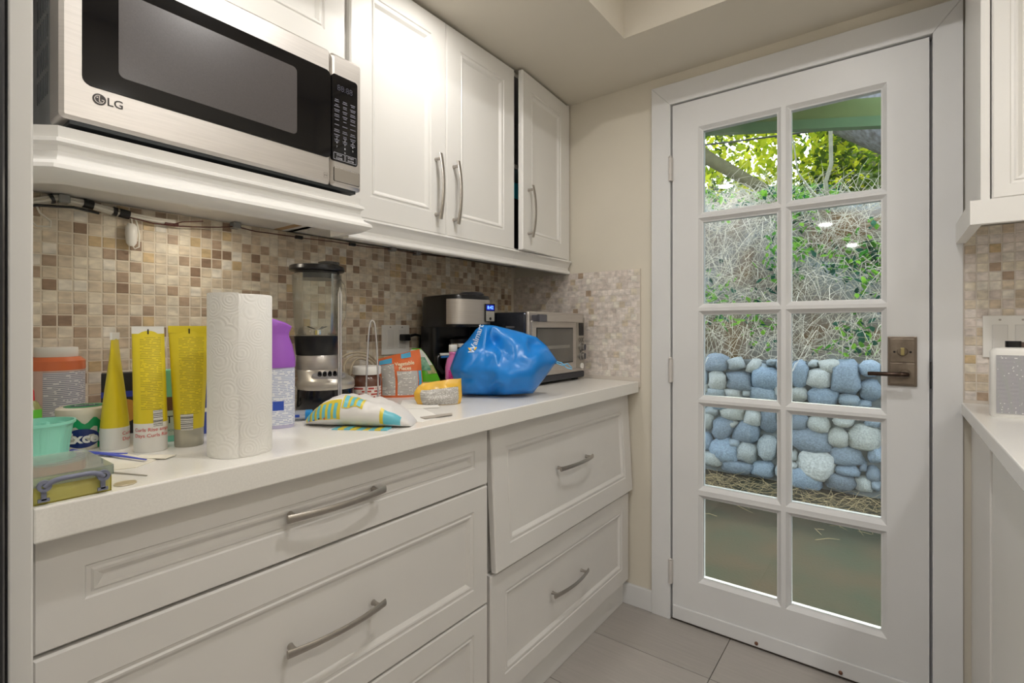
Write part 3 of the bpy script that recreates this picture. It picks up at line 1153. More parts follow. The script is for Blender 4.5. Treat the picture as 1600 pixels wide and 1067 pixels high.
for rr, z in ((.030, 0), (.034, .002), (.0375, .03), (.041, .058)):
    rings.append([((rr * (1 + .035 * math.copysign(abs(math.cos(10 * a)) ** .5, math.cos(10 * a)))) * math.cos(a), (rr * (1 + .035 * math.copysign(abs(math.cos(10 * a)) ** .5, math.cos(10 * a)))) * math.sin(a), z) for a in [2 * PI * k / 120 for k in range(120)]])
for rr, z in ((.0445, .061), (.046, .062), (.046, .066), (.0435, .066), (.040, .05), (.035, .006)):
    rings.append([(rr * math.cos(a), rr * math.sin(a), z) for a in [2 * PI * k / 120 for k in range(120)]])
b.loft(rings)
o = P('fluted_cup', b, mat('mint_plastic', (140, 212, 192), .35), smooth=50)
o.location = (-1.105, .186, CT)
tag(o, 'mint green fluted plastic cup beside the end panel', 'cup')
sb = thing('dropper_bottle', 'small bottle with green liquid and red nozzle behind the mint cup', 'bottle', (-1.285, .205, CT))
P('body', MB().lathe([(.015, 0), (.016, .003), (.016, .066), (.010, .074)], 20), mat('lime_liquid', (104, 196, 62), .25), sb, smooth=40)
P('shoulder', MB().lathe([(.0161, .066), (.0105, .078), (.006, .082)], 20, cap0=False), mat('olive_clear', (150, 150, 96), .25), sb, smooth=40)
P('nozzle', MB().lathe([(.006, .080), (.005, .100), (.003, .106)], 14), mat('red_plastic', (200, 34, 44), .4), sb, smooth=40)

cb = thing('plastic_case', 'clear yellow tinted plastic case with grey carry handle at the worktop edge', 'case', (-.905, .1755, CT))
CY = clear('clear_yellow', (246, 240, 160), .8, .42)
CC = clear('clear_lid', (240, 247, 241), .8, .24)


def openbox(x0, x1, y0, y1, z0, z1, t_):
    b = MB()
    b.box(x0, x1, y0, y1, z0, z0 + t_)
    b.box(x0, x0 + t_, y0, y1, z0, z1)
    b.box(x1 - t_, x1, y0, y1, z0, z1)
    b.box(x0, x1, y0, y0 + t_, z0, z1)
    b.box(x0, x1, y1 - t_, y1, z0, z1)
    return b


P('base', openbox(-.068, .068, -.0405, .0375, 0, .024, .0015), CY, cb)
b = MB()
b.box(-.070, .070, -.0415, .0395, .0335, .0352)
b.box(-.070, .070, -.0415, -.040, .022, .0335).box(-.070, .070, .038, .0395, .022, .0335)
b.box(-.070, -.0685, -.0415, .0395, .022, .0335).box(.0685, .070, -.0415, .0395, .022, .0335)
P('lid', b, CC, cb)
HG = mat('handle_grey', (122, 126, 146), .4)
b = MB()
pts = []
for k in range(13):
    s = -1 + k / 6
    pts.append((.0765 + .004 * (1 - s * s), s * .029 - .002, .023 + .008 * (1 - s ** 4)))
b.tube(pts, .0032, 8)
hn = P('handle', b, HG, cb, smooth=50)
for s in (-1, 1):
    b = MB()
    q = MB().lathe([(.0032, 0), (.007, 0), (.007, .006), (.0032, .006), (.0032, 0)], 18, cap0=False, cap1=False)
    b.add([(.0725 + zz, s * .029 - .002 + xx, .024 + yy) for xx, yy, zz in q.v], q.f)
    b.box(.071, .0745, s * .029 - .0045, s * .029 + .0005, .006, .019)
    b.box(.071, .0745, s * .029 - .0075, s * .029 + .0035, .004, .008)
    P('handle_pivot', b, HG, hn, smooth=40)
o = P('disc', MB().lathe([(.0125, 0), (.0125, .003)], 28), mat('pale_disc', (214, 206, 170), .5))
o.rotation_euler = (0, PI / 2, 0)
o.location = (-.842, .185, CT + .0145)
tag(o, 'pale round disc standing inside the clear case', 'disc')
COIN = mat('coin_metal', (206, 194, 168), .35, .45, var=.1, scale=200)
for k, (cx, cy, lab) in enumerate(((-.868, .160, 'coin nearest the end panel inside the clear case'), (-.905, .176, 'middle coin of the row inside the clear case'), (-.938, .190, 'rear coin of the row inside the clear case'))):
    b = MB().lathe([(.0125, 0), (.0132, .0004), (.0132, .0014), (.0125, .0018), (.011, .0015)], 28)
    o = P('coin', b, COIN, smooth=30)
    o.location = (cx, cy, CT + .0017)
    tag(o, lab, 'coin', 'coins in the clear case')
b = MB().lathe([(.0125, 0), (.0132, .0004), (.0132, .0014), (.0125, .0018), (.011, .0015)], 28)
o = P('coin', b, COIN, smooth=30)
o.location = (-.8555, .2334, CT)
tag(o, 'single coin lying on the worktop near its front edge', 'coin')


def flat_poly(pts, z, th):
    b = MB()
    b.loft([[(x_, y_, z) for x_, y_ in pts], [(x_, y_, z + th) for x_, y_ in pts]])
    return b


CARD = mat('cream_card', (236, 230, 214), .6)
o = P('card', flat_poly([(-1.085, .262), (-1.060, .290), (-.966, .305), (-.9406, .2698), (-.952, .239), (-1.03, .236)], CT + .0002, .0012), CARD)
tag(o, 'cream cut-corner card lying under the blue plastic pick', 'card')
o = P('card', flat_poly([(-1.010, .282), (-1.018, .3), (-.972, .336), (-.958, .315)], CT + .0018, .001), CARD)
tag(o, 'smaller cream card lying in front of the yellow tubes', 'card')
b = MB()
b.tube([(-1.142, .2346, CT + .005), (-1.11, .243, CT + .005), (-1.06, .262, CT + .0055), (-1.0, .279, CT + .0055), (-.9636, .2902, CT + .005)], [.0035, .0045, .004, .0025, .0018], 8, flat=.6)
b.tube([(-1.075, .258, CT + .0055), (-1.05, .272, CT + .0055), (-1.035, .285, CT + .0055)], [.003, .0025, .0015], 8, flat=.6)
o = P('plastic_pick', b, mat('blue_violet', (82, 92, 196), .4), smooth=50)
tag(o, 'blue forked plastic pick lying across the cards', 'pick')
b = MB()
b.tube([(-.9395, .2358, CT + .0014), (-.8741, .2648, CT + .0012)], [.0013, .0008], 6)
o = P('toothpick', b, mat('grey_stick', (170, 164, 154), .5))
tag(o, 'thin grey stick lying between the card and the coin', 'stick')

# things behind the tubes
x, y = -1.118, .3685
t = thing('slim_carton', 'slim mint carton with brown stripe between two yellow tubes', 'carton', (x, y, CT), facing(x, y))
P('box', MB().box(-.019, .019, -.012, .012, 0, .138), mat('mint_carton', (132, 214, 190), .5), t, bev=.001)
P('brown_band', MB().box(-.0193, .0193, -.0123, .0123, .060, .086), mat('brown_print', (112, 78, 62), .5), t)
P('lower_label', MB().box(-.0193, .0193, -.0123, .0123, .012, .0595), mat('pale_label', (206, 220, 206), .5), t)
text('lettering', 'OT', .02, DARK, t, lambda a, c: (-.002 + a, -.0126, .042 + c))
text('lettering', 'MENTHOL', .006, mat('green_ink', (40, 120, 96), .5), t, lambda a, c: (a, -.0126, .022 + c))
x, y = -1.275, .349
t = thing('snack_box', 'black box with blue and orange print behind the yellow tubes', 'box', (x, y, CT), facing(x, y))
P('box', MB().box(-.040, .040, -.015, .015, 0, .126), mat('box_black', (34, 32, 36), .4), t, bev=.001)
P('blue_stripe', MB().box(-.0403, .0403, -.0153, .0153, .076, .088), mat('print_blue', (52, 66, 160), .45), t)
b = MB().lathe([(.024, 0), (.024, .0005)], 28)
b.v = [(a - .002, -.0152 - c, .048 + bb) for a, bb, c in b.v]
P('orange_disc', b, mat('print_orange', (206, 146, 62), .5), t)
x, y = -1.145, .463
t = thing('blue_carton', 'blue carton half hidden behind the paper towel', 'carton', (x, y, CT), facing(x, y))
P('box', MB().box(-.045, .040, -.02, .02, 0, .107), mat('carton_blue', (56, 78, 160), .45), t, bev=.001)
P('white_stripe', MB().box(-.0453, .0403, -.0203, .0203, .045, .053), PLW, t)

# purple topped spray bottle
x, y = -1.078, .5685
s = thing('spray_bottle', 'clear labelled bottle with purple cap behind the paper towel', 'bottle', (x, y, CT), facing(x, y))
b = MB().loft([ell(.033, .021, 0, p=.8), ell(.035, .023, .004, p=.8), ell(.035, .023, .125, p=.8), ell(.034, .022, .14)])
P('body', b, mat('bottle_lilac', (190, 186, 214), .3, var=.06, scale=14), s, smooth=40)
PURP = mat('purple_plastic', (160, 92, 196), .38)
b = MB().loft([ell(.036, .0245, .132), ell(.0365, .025, .136), ell(.0365, .0245, .15), ell(.0325, .0225, .18, cx=-.002), ell(.0265, .0195, .2, cx=-.003), ell(.0265, .0195, .207, cx=-.003),
               ell(.031, .0215, .220, cx=-.002),
               [(a, c, .222 + .020 * (.5 - (a + .002) / .062)) for a, c, _ in ell(.0305, .021, 0, cx=-.002)],
               [(a, c, .226 + .020 * (.5 - (a + .002) / .062)) for a, c, _ in ell(.022, .016, 0, cx=-.006)]])
P('cap', b, PURP, s, smooth=50)


def bf(u, v, o_=.0005):
    c, s_ = math.cos(u), math.sin(u)
    return ((.035 + o_) * math.copysign(abs(c) ** .8, c), (.023 + o_) * math.copysign(abs(s_) ** .8, s_), v)


P('label', grid_patch(bf, -PI / 2 - .25, -.12, .008, .128, 14, 3), print_mat('bottle_print', (222, 224, 232), (158, 168, 202), 280, 110, .5, .45), s, smooth=60)
P('blue_square', grid_patch(lambda u, v: bf(u, v, .001), -PI / 2 - .18, -PI / 2 + .28, .040, .060, 4, 1), mat('label_blue', (44, 78, 176), .45), s)
P('blue_tab', grid_patch(lambda u, v: bf(u, v, .001), -PI / 2 - .62, -PI / 2 - .3, .098, .104, 4, 1), mat('label_blue', (44, 78, 176), .45), s)
P('purple_stripe', grid_patch(lambda u, v: bf(u, v, .001), -PI / 2 - .6, -PI / 2 - .3, .004, .030, 4, 1), PURP, s)

# can opener between bottle and blender
x, y = -1.330, .672
c = thing('can_opener', 'slim silver and black electric can opener beside the blender', 'can opener', (x, y, CT), facing(x, y) + math.radians(8))
P('back', MB().loft([ell(.046, .045, 0, p=.5), ell(.046, .045, .15, p=.5), ell(.036, .040, .185, p=.6), ell(.022, .028, .192, p=.7)]), BLACK, c, smooth=45)
P('silver_front', MB().loft([ell(.0405, .010, .006, cy=-.042, p=.5), ell(.0385, .010, .14, cy=-.042, p=.5), ell(.030, .008, .182, cy=-.038, p=.6)]), mat('silver_paint', (190, 184, 174), .35, .5), c, smooth=45)
b = MB().lathe([(.0085, 0), (.0085, .004), (.006, .006)], 20)
b.v = [(.026 + a, -.0515 - cc, .026 + bb) for a, bb, cc in b.v]
P('knob', b, BLACK, c, smooth=40)
b = MB()
b.tube([(.044, -.030, .10), (.050, -.032, .13), (.047, -.030, .165), (.036, -.025, .186)], .0022, 6)
b.tube([(.044, -.030, .10), (.0515, -.032, .085), (.046, -.030, .068)], .0022, 6)
P('lever_wire', b, CHROME, c, smooth=50)

# blender
x, y = -1.262, .778
bl = thing('blender', 'countertop blender with glass jar and black lid', 'blender', (x, y, CT), facing(x, y))
OX, OY = .022, -.024
b = MB().loft([ell(.072, .070, 0, 36, OX, OY, .8), ell(.075, .073, .006, 36, OX, OY, .8), ell(.073, .071, .05, 36, OX, OY, .85), ell(.072, .070, .06, 36, OX, OY, .9)])
P('base', b, mat('base_black', (16, 17, 22), .18), bl, smooth=40)
SIL = mat('silver_plastic', (186, 180, 170), .3, .55)
b = MB().loft([ell(.0725, .071, .056, 36, OX, OY, .9), ell(.075, .074, .062, 36, OX, OY, .9), ell(.0745, .0735, .074, 36, OX, OY, .9), ell(.070, .069, .082, 36, OX, OY, .95),
               ell(.056, .056, .103, 36, .002, -.001), ell(.053, .053, .106, 36), ell(.0525, .0525, .108, 36)])
P('control_housing', b, SIL, bl, smooth=35)
b = MB().loft([[(a, cc, .0895 + (cc + .074) * .55) for a, cc, _ in ell(.043, .0135, 0, 28, OX + .006, -.074)], [(a, cc, .0955 + (cc + .074) * .55) for a, cc, _ in ell(.041, .012, 0, 28, OX + .006, -.074)]])
pn = P('button_panel', b, mat('panel_grey', (150, 148, 148), .35, .4), bl, smooth=40)
for k in range(5):
    bx = OX + .006 - .022 + k * .0125
    b = MB().loft([[(a, cc, .093 + (cc + .074) * .55) for a, cc, _ in ell(.0055, .0085, 0, 16, bx, -.074)], [(a, cc, .1005 + (cc + .074) * .55) for a, cc, _ in ell(.0045, .007, 0, 16, bx, -.074)]])
    P('button', b, GLOSSB, pn, smooth=40)
P('metal_collar', MB().lathe([(.0525, .106), (.0535, .108), (.0535, .143), (.052, .145)], 40), STEEL, bl, smooth=40)
P('jar_collar', MB().lathe([(.053, .145), (.0545, .147), (.059, .190), (.0595, .196), (.055, .197)], 40), BLACK, bl, smooth=40)
JG = clear('jar_glass', (252, 253, 251), .6, .02, .03)
b = MB()
ringsj = []
for rr, z in ((.054, .190), (.057, .21), (.0605, .27), (.0625, .33), (.0630, .365), (.0605, .365), (.060, .33), (.058, .27), (.0545, .21), (.050, .20)):
    ringsj.append([(rr * (1 + .022 * math.cos(6 * a)) * math.cos(a), rr * (1 + .022 * math.cos(6 * a)) * math.sin(a), z) for a in [2 * PI * k / 60 for k in range(60)]])
b.loft(ringsj, False, True)
P('jar', b, JG, bl, smooth=60)
b = MB()
b.tube([(.058, -.012, .350), (.066, -.022, .335), (.070, -.026, .30), (.068, -.022, .25), (.058, -.016, .215)], [.005, .006, .006, .006, .005], 10)
P('jar_handle', b, JG, bl, smooth=50)
b = MB().lathe([(.0575, .352), (.0585, .371), (.070, .373), (.0725, .377), (.0705, .386), (.066, .388), (.030, .391)], 40)
ld = P('lid', b, BLACK, bl, smooth=35)
P('lid_cap', MB().loft([ell(.026, .026, .389, 28, .030, -.012), ell(.028, .028, .392, 28, .030, -.012), ell(.028, .028, .398, 28, .030, -.012), ell(.022, .022, .4, 28, .030, -.012)]), clear('smoky_cap', (150, 148, 146), 1.4, .2), ld, smooth=40)
b = MB()
b.tube([(.0, 0, .2), (.0, 0, .212)], .01, 12)
for k in range(4):
    a = k * PI / 2 + .4
    b.add([(0, 0, .211), (.03 * math.cos(a), .03 * math.sin(a), .222), (.028 * math.cos(a + .3), .028 * math.sin(a + .3), .223), (.0, .0, .2135)], [(0, 1, 2, 3)])
P('blades', b, CHROME, bl)

# paper towel holder
hx, hy = -1.118, .752
h = thing('towel_holder', 'empty chrome wire paper towel holder with tall post and short arm', 'holder', (hx, hy, CT))
dx, dy = -1.066 - hx, .812 - hy
b = MB()
vx, vy = hx / math.hypot(hx, hy), hy / math.hypot(hx, hy)
nx, ny = -vy, vx
pp = []
for s_, z in ((-1, .004), (-1, .15), (-1, .305)):
    pp.append((nx * s_ * .0026, ny * s_ * .0026, z))
pp.append((0, 0, .3225))
for s_, z in ((1, .305), (1, .15), (1, .004)):
    pp.append((nx * s_ * .0026, ny * s_ * .0026, z))
b.tube(pp, .0027, 8)
P('post', b, CHROME, h, smooth=60)
b = MB()
pp = []
for k in range(-10, 11):
    s_ = k / 10
    z = .006 + .232 * (1 - abs(s_) ** 2.2)
    ww = .0165 * math.copysign(abs(s_) ** .7, s_) * (1 if z > .06 else .6 + .4 * z / .06)
    pp.append((dx - nx * ww, dy - ny * ww, z))
b.tube(pp, .0024, 8)
P('arm', b, CHROME, h, smooth=60)
b = MB()
pts = []
cxx, cyy = dx / 2, dy / 2
for k in range(28):
    a = 2 * PI * k / 28
    ux, uy = dx / math.hypot(dx, dy), dy / math.hypot(dx, dy)
    e1, e2 = .055 * math.cos(a), .022 * math.sin(a)
    pts.append((cxx + ux * e1 - uy * e2, cyy + uy * e1 + ux * e2, .0026))
b.tube(pts, .0025, 8, closed=True)
P('base_ring', b, CHROME, h, smooth=60)

# chocolate spread jar
x, y = -1.230, .918
j = thing('spread_jar', 'small jar of brown spread with white lid and red label', 'jar', (x, y, CT), facing(x, y))
P('glass', MB().loft([ell(.038, .034, 0, p=.8), ell(.040, .036, .004, p=.8), ell(.040, .036, .045, p=.8), ell(.041, .037, .07, p=.85), ell(.034, .031, .081), ell(.033, .03, .084)]), mat('cocoa', (92, 52, 36), .15, coat=.6), j, smooth=40)
P('lid', MB().lathe([(.0385, .083), (.040, .085), (.040, .105), (.0385, .107)], 36), PLW, j, smooth=40)


def jf(u, v):
    cc, s_ = math.cos(u), math.sin(u)
    return (.0406 * math.copysign(abs(cc) ** .8, cc), .0366 * math.copysign(abs(s_) ** .8, s_), v)


P('label', grid_patch(jf, -PI + .1, -.1, .004, .05, 18, 2), print_mat('spread_label', (226, 214, 206), (176, 66, 58), 120, 90, .5, .6), j, smooth=60)


# snack pouches
def sheet_solid(outline, thick, seed, nx=26, nz=22, crinkle=.004, lean=0.0):
    """swollen bag: left and right edges from the outline, sampled on a grid; returns surface function and mesh"""
    zs = [p[0] for p in outline]

    def edge(v, k):
        for (a, c) in zip(outline[:-1], outline[1:]):
            if a[0] <= v <= c[0]:
                q = (v - a[0]) / max(1e-6, c[0] - a[0])
                return a[k] + (c[k] - a[k]) * q
        return outline[-1][k]
    z0, z1 = zs[0], zs[-1]

    def fn(u, v, side):
        z = z0 + (z1 - z0) * v
        xl, xr = edge(z, 1), edge(z, 2)
        top = edge(z, 3)
        x_ = xl + (xr - xl) * u
        e = max(0, 1 - abs(2 * u - 1) ** 3) * top
        w_ = noise.noise(Vector((x_ * 38 + seed, z * 38, side * 3.0))) * crinkle * (.25 + e)
        return (x_, side * (thick * e) + w_ + lean * v, z + (noise.noise(Vector((x_ * 25, seed, 2))) * .004 * v))
    b = MB()
    for side in (-1, 1):
        pts = [fn(i / nx, j_ / nz, side) for j_ in range(nz + 1) for i in range(nx + 1)]
        b.add(pts, [(j_ * (nx + 1) + i, j_ * (nx + 1) + i + 1, (j_ + 1) * (nx + 1) + i + 1, (j_ + 1) * (nx + 1) + i) for j_ in range(nz) for i in range(nx)])
    return b, fn


def patch_front(fn, u0, u1, v0, v1, off=.0012, n_=8):
    return grid_patch(lambda u, v: (fn(u, v, -1)[0], fn(u, v, -1)[1] - off, fn(u, v, -1)[2]), u0, u1, v0, v1, n_, n_)


ORG = mat('pouch_orange', (226, 112, 58), .3, var=.08, scale=20)
x, y = -1.250, 1.060
t = thing('snack_pouch', 'orange snack pouch with nutrition panel leaning beside the spread jar', 'pouch', (x, y, CT), facing(x, y), group='snack pouches on the worktop')
b, fn = sheet_solid([(0, -.066, .068, 1), (.05, -.066, .070, 1.0), (.095, -.071, .066, .7), (.118, -.072, .064, .25), (.137, -.070, .060, .1)], .022, 3.1)
b.v = [(a, c, z + (.018 * (a / .07) * max(0, (z - .08) / .06) if z > .08 else 0)) for a, c, z in b.v]
body = P('bag', b, ORG, t, smooth=60)


def fo(u, v, side, fn=fn):
    a, c, z = fn(u, v, side)
    return (a, c, z + (.018 * (a / .07) * max(0, (z - .08) / .06) if z > .08 else 0))


NUT = print_mat('nutrition_print', (216, 213, 208), (134, 130, 128), 240, 90, .55, .4)
P('nutrition_panel', patch_front(fo, .43, .90, .05, .60), NUT, body, smooth=60)
P('side_panel', patch_front(fo, .08, .38, .05, .78), NUT, body, smooth=60)
P('blue_strip', patch_front(fo, .05, .34, .80, .93), mat('pouch_blue', (86, 178, 220), .3), body, smooth=60)
P('blue_edge', patch_front(fo, .92, .985, .05, .60), mat('pouch_blue', (86, 178, 220), .3), body, smooth=60)
P('blue_fold', patch_front(fo, .55, .78, .88, .985), mat('pouch_blue', (86, 178, 220), .3), body, smooth=60)
CRM = mat('cream_ink', (246, 226, 190), .5)
for tx, u_, v_ in (('Vegetable', .62, .76), ('Pieces', .62, .66)):
    text('lettering', tx, .0155, CRM, t, lambda a, c, u_=u_, v_=v_: (lambda q: (q[0], q[1] - .0022, q[2]))(fo(u_ + a / .138, v_ + c / .147, -1)), .0004)
x, y = -1.280, 1.190
t = thing('snack_pouch', 'bright green and white snack pouch behind the yellow bag', 'pouch', (x, y, CT), facing(x, y), group='snack pouches on the worktop')
b, fn2 = sheet_solid([(0, -.055, .060, 1), (.04, -.057, .054, 1), (.09, -.058, .032, .7), (.13, -.056, .006, .3), (.150, -.040, -.012, .1)], .020, 8.3)
body = P('bag', b, mat('pouch_green', (98, 190, 40), .3, var=.1, scale=16), t, smooth=60)
P('white_top', patch_front(fn2, .02, .98, .62, .97), mat('pouch_white', (224, 226, 218), .35, var=.06, scale=30), body, smooth=60)
P('teal_leaf', patch_front(fn2, .45, .85, .50, .80, .002, 6), mat('pouch_teal', (32, 128, 106), .4, col2=(150, 200, 160), scale=60), body, smooth=60)
P('food_picture', patch_front(fn2, .70, .99, .42, .62, .0016, 6), mat('pouch_food', (206, 186, 142), .5, col2=(120, 150, 80), scale=70), body, smooth=60)
P('tan_corner', patch_front(fn2, .30, .86, .0, .24, .002, 6), mat('pouch_tan', (206, 170, 128), .4, var=.1), body, smooth=60)
x, y = -1.040, 1.022
t = thing('snack_pouch', 'crumpled silver bag with yellow band lying in front of the green pouch', 'pouch', (x, y, CT), facing(x, y) + .08, group='snack pouches on the worktop')
b, fn3 = sheet_solid([(0, -.058, .064, .75), (.02, -.067, .068, 1), (.042, -.069, .067, .9), (.060, -.060, .066, .4), (.074, -.045, .066, .1)], .034, 5.7, crinkle=.008)
b.v = [(a, c, max(.0005, z * (.80 + .20 * (a + .07) / .14))) for a, c, z in b.v]


def f3(u, v, s_):
    a, c, z = fn3(u, v, s_)
    return (a, c, max(.0005, z * (.80 + .20 * (a + .07) / .14)))


body = P('bag', b, mat('bag_yellow', (232, 184, 66), .3, var=.1, scale=25), t, smooth=60)
P('silver_print', patch_front(f3, .12, .92, .02, .70, .0012, 12), print_mat('silver_dots', (208, 205, 200), (140, 134, 126), 330, 260, .5, .5), body, smooth=60)

# wipes pack
wa = math.radians(31.8)
wp = thing('wipes_pack', 'soft white wipes pack with teal and yellow stripes on the worktop', 'wipes pack', (-.962, .702, CT), wa)


def wipe(u, v):
    """u around the section, v along the pack"""
    s_ = 2 * v - 1
    ends = max(0.0, 1 - abs(s_) ** (3.4 if s_ < 0 else 4.5))
    hh = .008 + .056 * ends * (1 - .42 * max(0, s_))
    dd = .026 + .032 * ends
    a = 2 * PI * u
    cc, sn = math.cos(a), math.sin(a)
    yy = dd * math.copysign(abs(cc) ** .75, cc)
    zz = hh / 2 + hh / 2 * math.copysign(abs(sn) ** .85, sn)
    w_ = noise.noise(Vector((s_ * 5, yy * 40, zz * 40))) * .006 * (.3 + ends)
    return (s_ * .122, yy, max(.0004, zz + w_ * (zz / .05)))


b = MB()
NU, NV = 36, 44
b.loft([[wipe(i / NU, j_ / NV) for i in range(NU)] for j_ in range(NV + 1)])
WPM = mat('pack_white', (226, 223, 220), .32, var=.03, scale=12)
body = P('pack', b, WPM, wp, smooth=70)
TEAL = mat('stripe_teal', (104, 190, 206), .35)
YST = mat('stripe_yellow', (222, 200, 60), .35)


def wpatch(u0, u1, v0, v1, off=.001, n_=6):
    def f(a, c):
        q = Vector(wipe(a, c))
        d_ = Vector((0, q.y, q.z - .02)).normalized() * off
        return tuple(q + d_)
    return grid_patch(f, u0, u1, v0, v1, n_, n_)


# the camera side of the pack looks to -y: u from .5 (front) to .25 (top)
P('yellow_band', wpatch(.55, .37, .045, .40, .0009, 10), YST, body, smooth=70)
for k in range(6):
    v0 = .065 + k * .055
    P('teal_stripe', wpatch(.54, .395, v0, v0 + .030, .0016, 4), TEAL, body, smooth=70)
P('yellow_band', wpatch(.43, .30, .41, .60, .0009, 8), YST, body, smooth=70)
for k in range(3):
    v0 = .425 + k * .06
    P('teal_stripe', wpatch(.42, .31, v0, v0 + .034, .0016, 4), TEAL, body, smooth=70)
P('yellow_edge', wpatch(.57, .38, .76, .79, .0012, 4), YST, body, smooth=70)
P('teal_block', wpatch(.57, .38, .79, .93, .0012, 6), TEAL, body, smooth=70)
for k, cc in enumerate(((180, 60, 150), (40, 90, 190), (30, 30, 30), (206, 70, 50))):
    v0 = .075 + k * .055
    P('dot', wpatch(.545, .525, v0 + .006, v0 + .022, .0022, 2), mat('dot_%d' % k, cc, .5), body)
b = MB()
for k in range(9):
    x0 = -.036 + k * .0135
    b.mi = k % 2
    b.box(x0, x0 + .0135, -.072, -.040, .0006, .0022 + .0015 * math.sin(k))
P('lower_flap', b, [TEAL, YST], wp)
P('flap_film', MB().box(-.045, .10, -.074, -.03, .0002, .0007), WPM, wp)

# clear tube with blue cap left of the wipes
x, y = -1.118, .640
t = thing('clear_tube', 'clear plastic tube with blue label and cap lying beside the wipes', 'tube', (x, y, CT + .0125), facing(x, y) - .1)
b = MB().lathe([(.010, -.05), (.012, -.048), (.012, .016), (.009, .017)], 20)
b.v = [(z, a, c) for a, c, z in b.v]
P('body', b, clear('clear_tube', (220, 226, 236), 1.2, .4), t, smooth=40)
b = MB().lathe([(.0115, .0155), (.0122, .017), (.0122, .030), (.010, .032)], 20)
b.v = [(z, a, c) for a, c, z in b.v]
P('cap', b, mat('cap_blue', (30, 138, 206), .4), t, smooth=40)
P('label', MB().box(-.022, .004, -.0129, -.0118, -.003, .003), mat('label_blue', (44, 78, 176), .45), t)

# papers
PAPER = mat('paper_white', (238, 236, 230), .7)
o = P('paper_sheet', flat_poly([(-1.17, 1.0), (-1.115, 1.07), (-.985, .975), (-1.05, .885)], CT + .0012, .0008), PAPER)
tag(o, 'white paper slip lying between the wipes pack and the orange pouch', 'paper')
o = P('paper_sheet', flat_poly([(-1.09, .86), (-1.03, .945), (-.885, .875), (-.868, .80), (-.93, .778)], CT + .0002, .0008), PAPER)
tag(o, 'white paper sheet partly under the wipes pack', 'paper')
o = P('paper_strip', flat_poly([(-.912, .835), (-.893, .925), (-.872, .905), (-.885, .825)], CT + .0021, .0008), mat('taupe_strip', (176, 168, 158), .7))
tag(o, 'taupe paper strip lying right of the wipes pack', 'paper')

# coffee maker
x, y = -1.300, 1.368
cm = thing('coffee_maker', 'black and stainless drip coffee maker with lit blue clock', 'coffee maker', (x, y, CT), math.radians(78))
b = MB()
b.loft([ell(.096, .118, 0, 40, p=.45), ell(.097, .12, .004, 40, p=.45), ell(.097, .12, .028, 40, p=.45), ell(.094, .117, .034, 40, p=.45)])
P('base', b, BLACK, cm, smooth=40)
P('column', MB().loft([ell(.092, .050, .03, 36, 0, .066, .4), ell(.092, .050, .225, 36, 0, .066, .4)]), BLACK, cm, smooth=40)
b = MB()
b.loft([ell(.0955, .119, .222, 44, p=.5), ell(.097, .1205, .226, 44, p=.5), ell(.097, .1205, .322, 44, p=.5), ell(.094, .116, .334, 44, p=.5), ell(.06, .08, .340, 44, p=.6)])
P('brew_head', b, BLACK, cm, smooth=35)


def cmf(u, v, o_=.0008):
    cc, s_ = math.cos(u), math.sin(u)
    return ((.097 + o_) * math.copysign(abs(cc) ** .5, cc), (.1205 + o_) * math.copysign(abs(s_) ** .5, s_), v)


band = P('steel_band', grid_patch(cmf, -PI + .42, -.12, .232, .320, 40, 2), STEEL, cm, smooth=60)
b = MB().box(.042, .088, -.1245, -.121, .240, .306)
ds = P('display', b, GLOSSB, cm, bev=.002)
P('key_pad', MB().box(.046, .084, -.1252, -.124, .243, .279), mat('pad_grey', (168, 166, 160), .4, .3), ds, bev=.001)
P('screen', MB().box(.047, .083, -.1250, -.124, .282, .302), mat('screen_blue', (20, 30, 120), .3, emit=(20, 40, 190), estr=.35), ds)
text('clock_digits', '8:42', .0165, mat('blue_digits', (110, 150, 255), .4, emit=(90, 140, 255), estr=2.2), ds, lambda a, c: (.065 + a, -.1254, .292 + c), .0003)
b = MB().lathe([(.005, 0), (.005, .001)], 14)
b.v = [(.065 + a, -.1253 - cc, .252 + bb) for a, bb, cc in b.v]
P('key', b, BLACK, ds)
P('lid_top', MB().loft([ell(.045, .05, .336, 32, .03, -.055), ell(.046, .052, .342, 32, .03, -.055), ell(.036, .042, .349, 32, .03, -.055)]), mat('lid_dark_grey', (66, 66, 70), .35), cm, smooth=40)
cf_ = P('carafe', MB().lathe([(.05, .036), (.062, .040), (.070, .075), (.066, .12), (.052, .155), (.050, .165), (.046, .165), (.048, .155), (.062, .12), (.066, .075), (.058, .042)], 36, 0, -.05, cap1=False), clear('carafe_glass', (120, 126, 136), 2.0, .15, .03), cm, smooth=50)
P('carafe_lid', MB().lathe([(.051, .162), (.054, .166), (.054, .178), (.035, .186), (.02, .188)], 32, 0, -.05), BLACK, cf_, smooth=40)
P('carafe_band', MB().lathe([(.0535, .150), (.0545, .1505), (.0535, .163), (.0525, .163)], 32, 0, -.05, cap0=False, cap1=False), CHROME, cf_, smooth=40)
b = MB()
b.tube([(-.045, -.055, .128), (-.066, -.062, .124), (-.118, -.072, .122), (-.128, -.074, .116), (-.128, -.074, .09), (-.10, -.068, .062), (-.064, -.058, .06)], [.008, .009, .009, .009, .008, .007, .006], 10)
P('carafe_handle', b, BLACK, cf_, smooth=50)
P('handle_inlay', MB().box(-.122, -.068, -.0845, -.078, .1225, .1315), PLW, cf_, bev=.002)
P('handle_stripe', MB().box(-.118, -.070, -.0850, -.078, .1140, .1215), mat('stripe_blue', (52, 120, 196), .4), cf_, bev=.002)

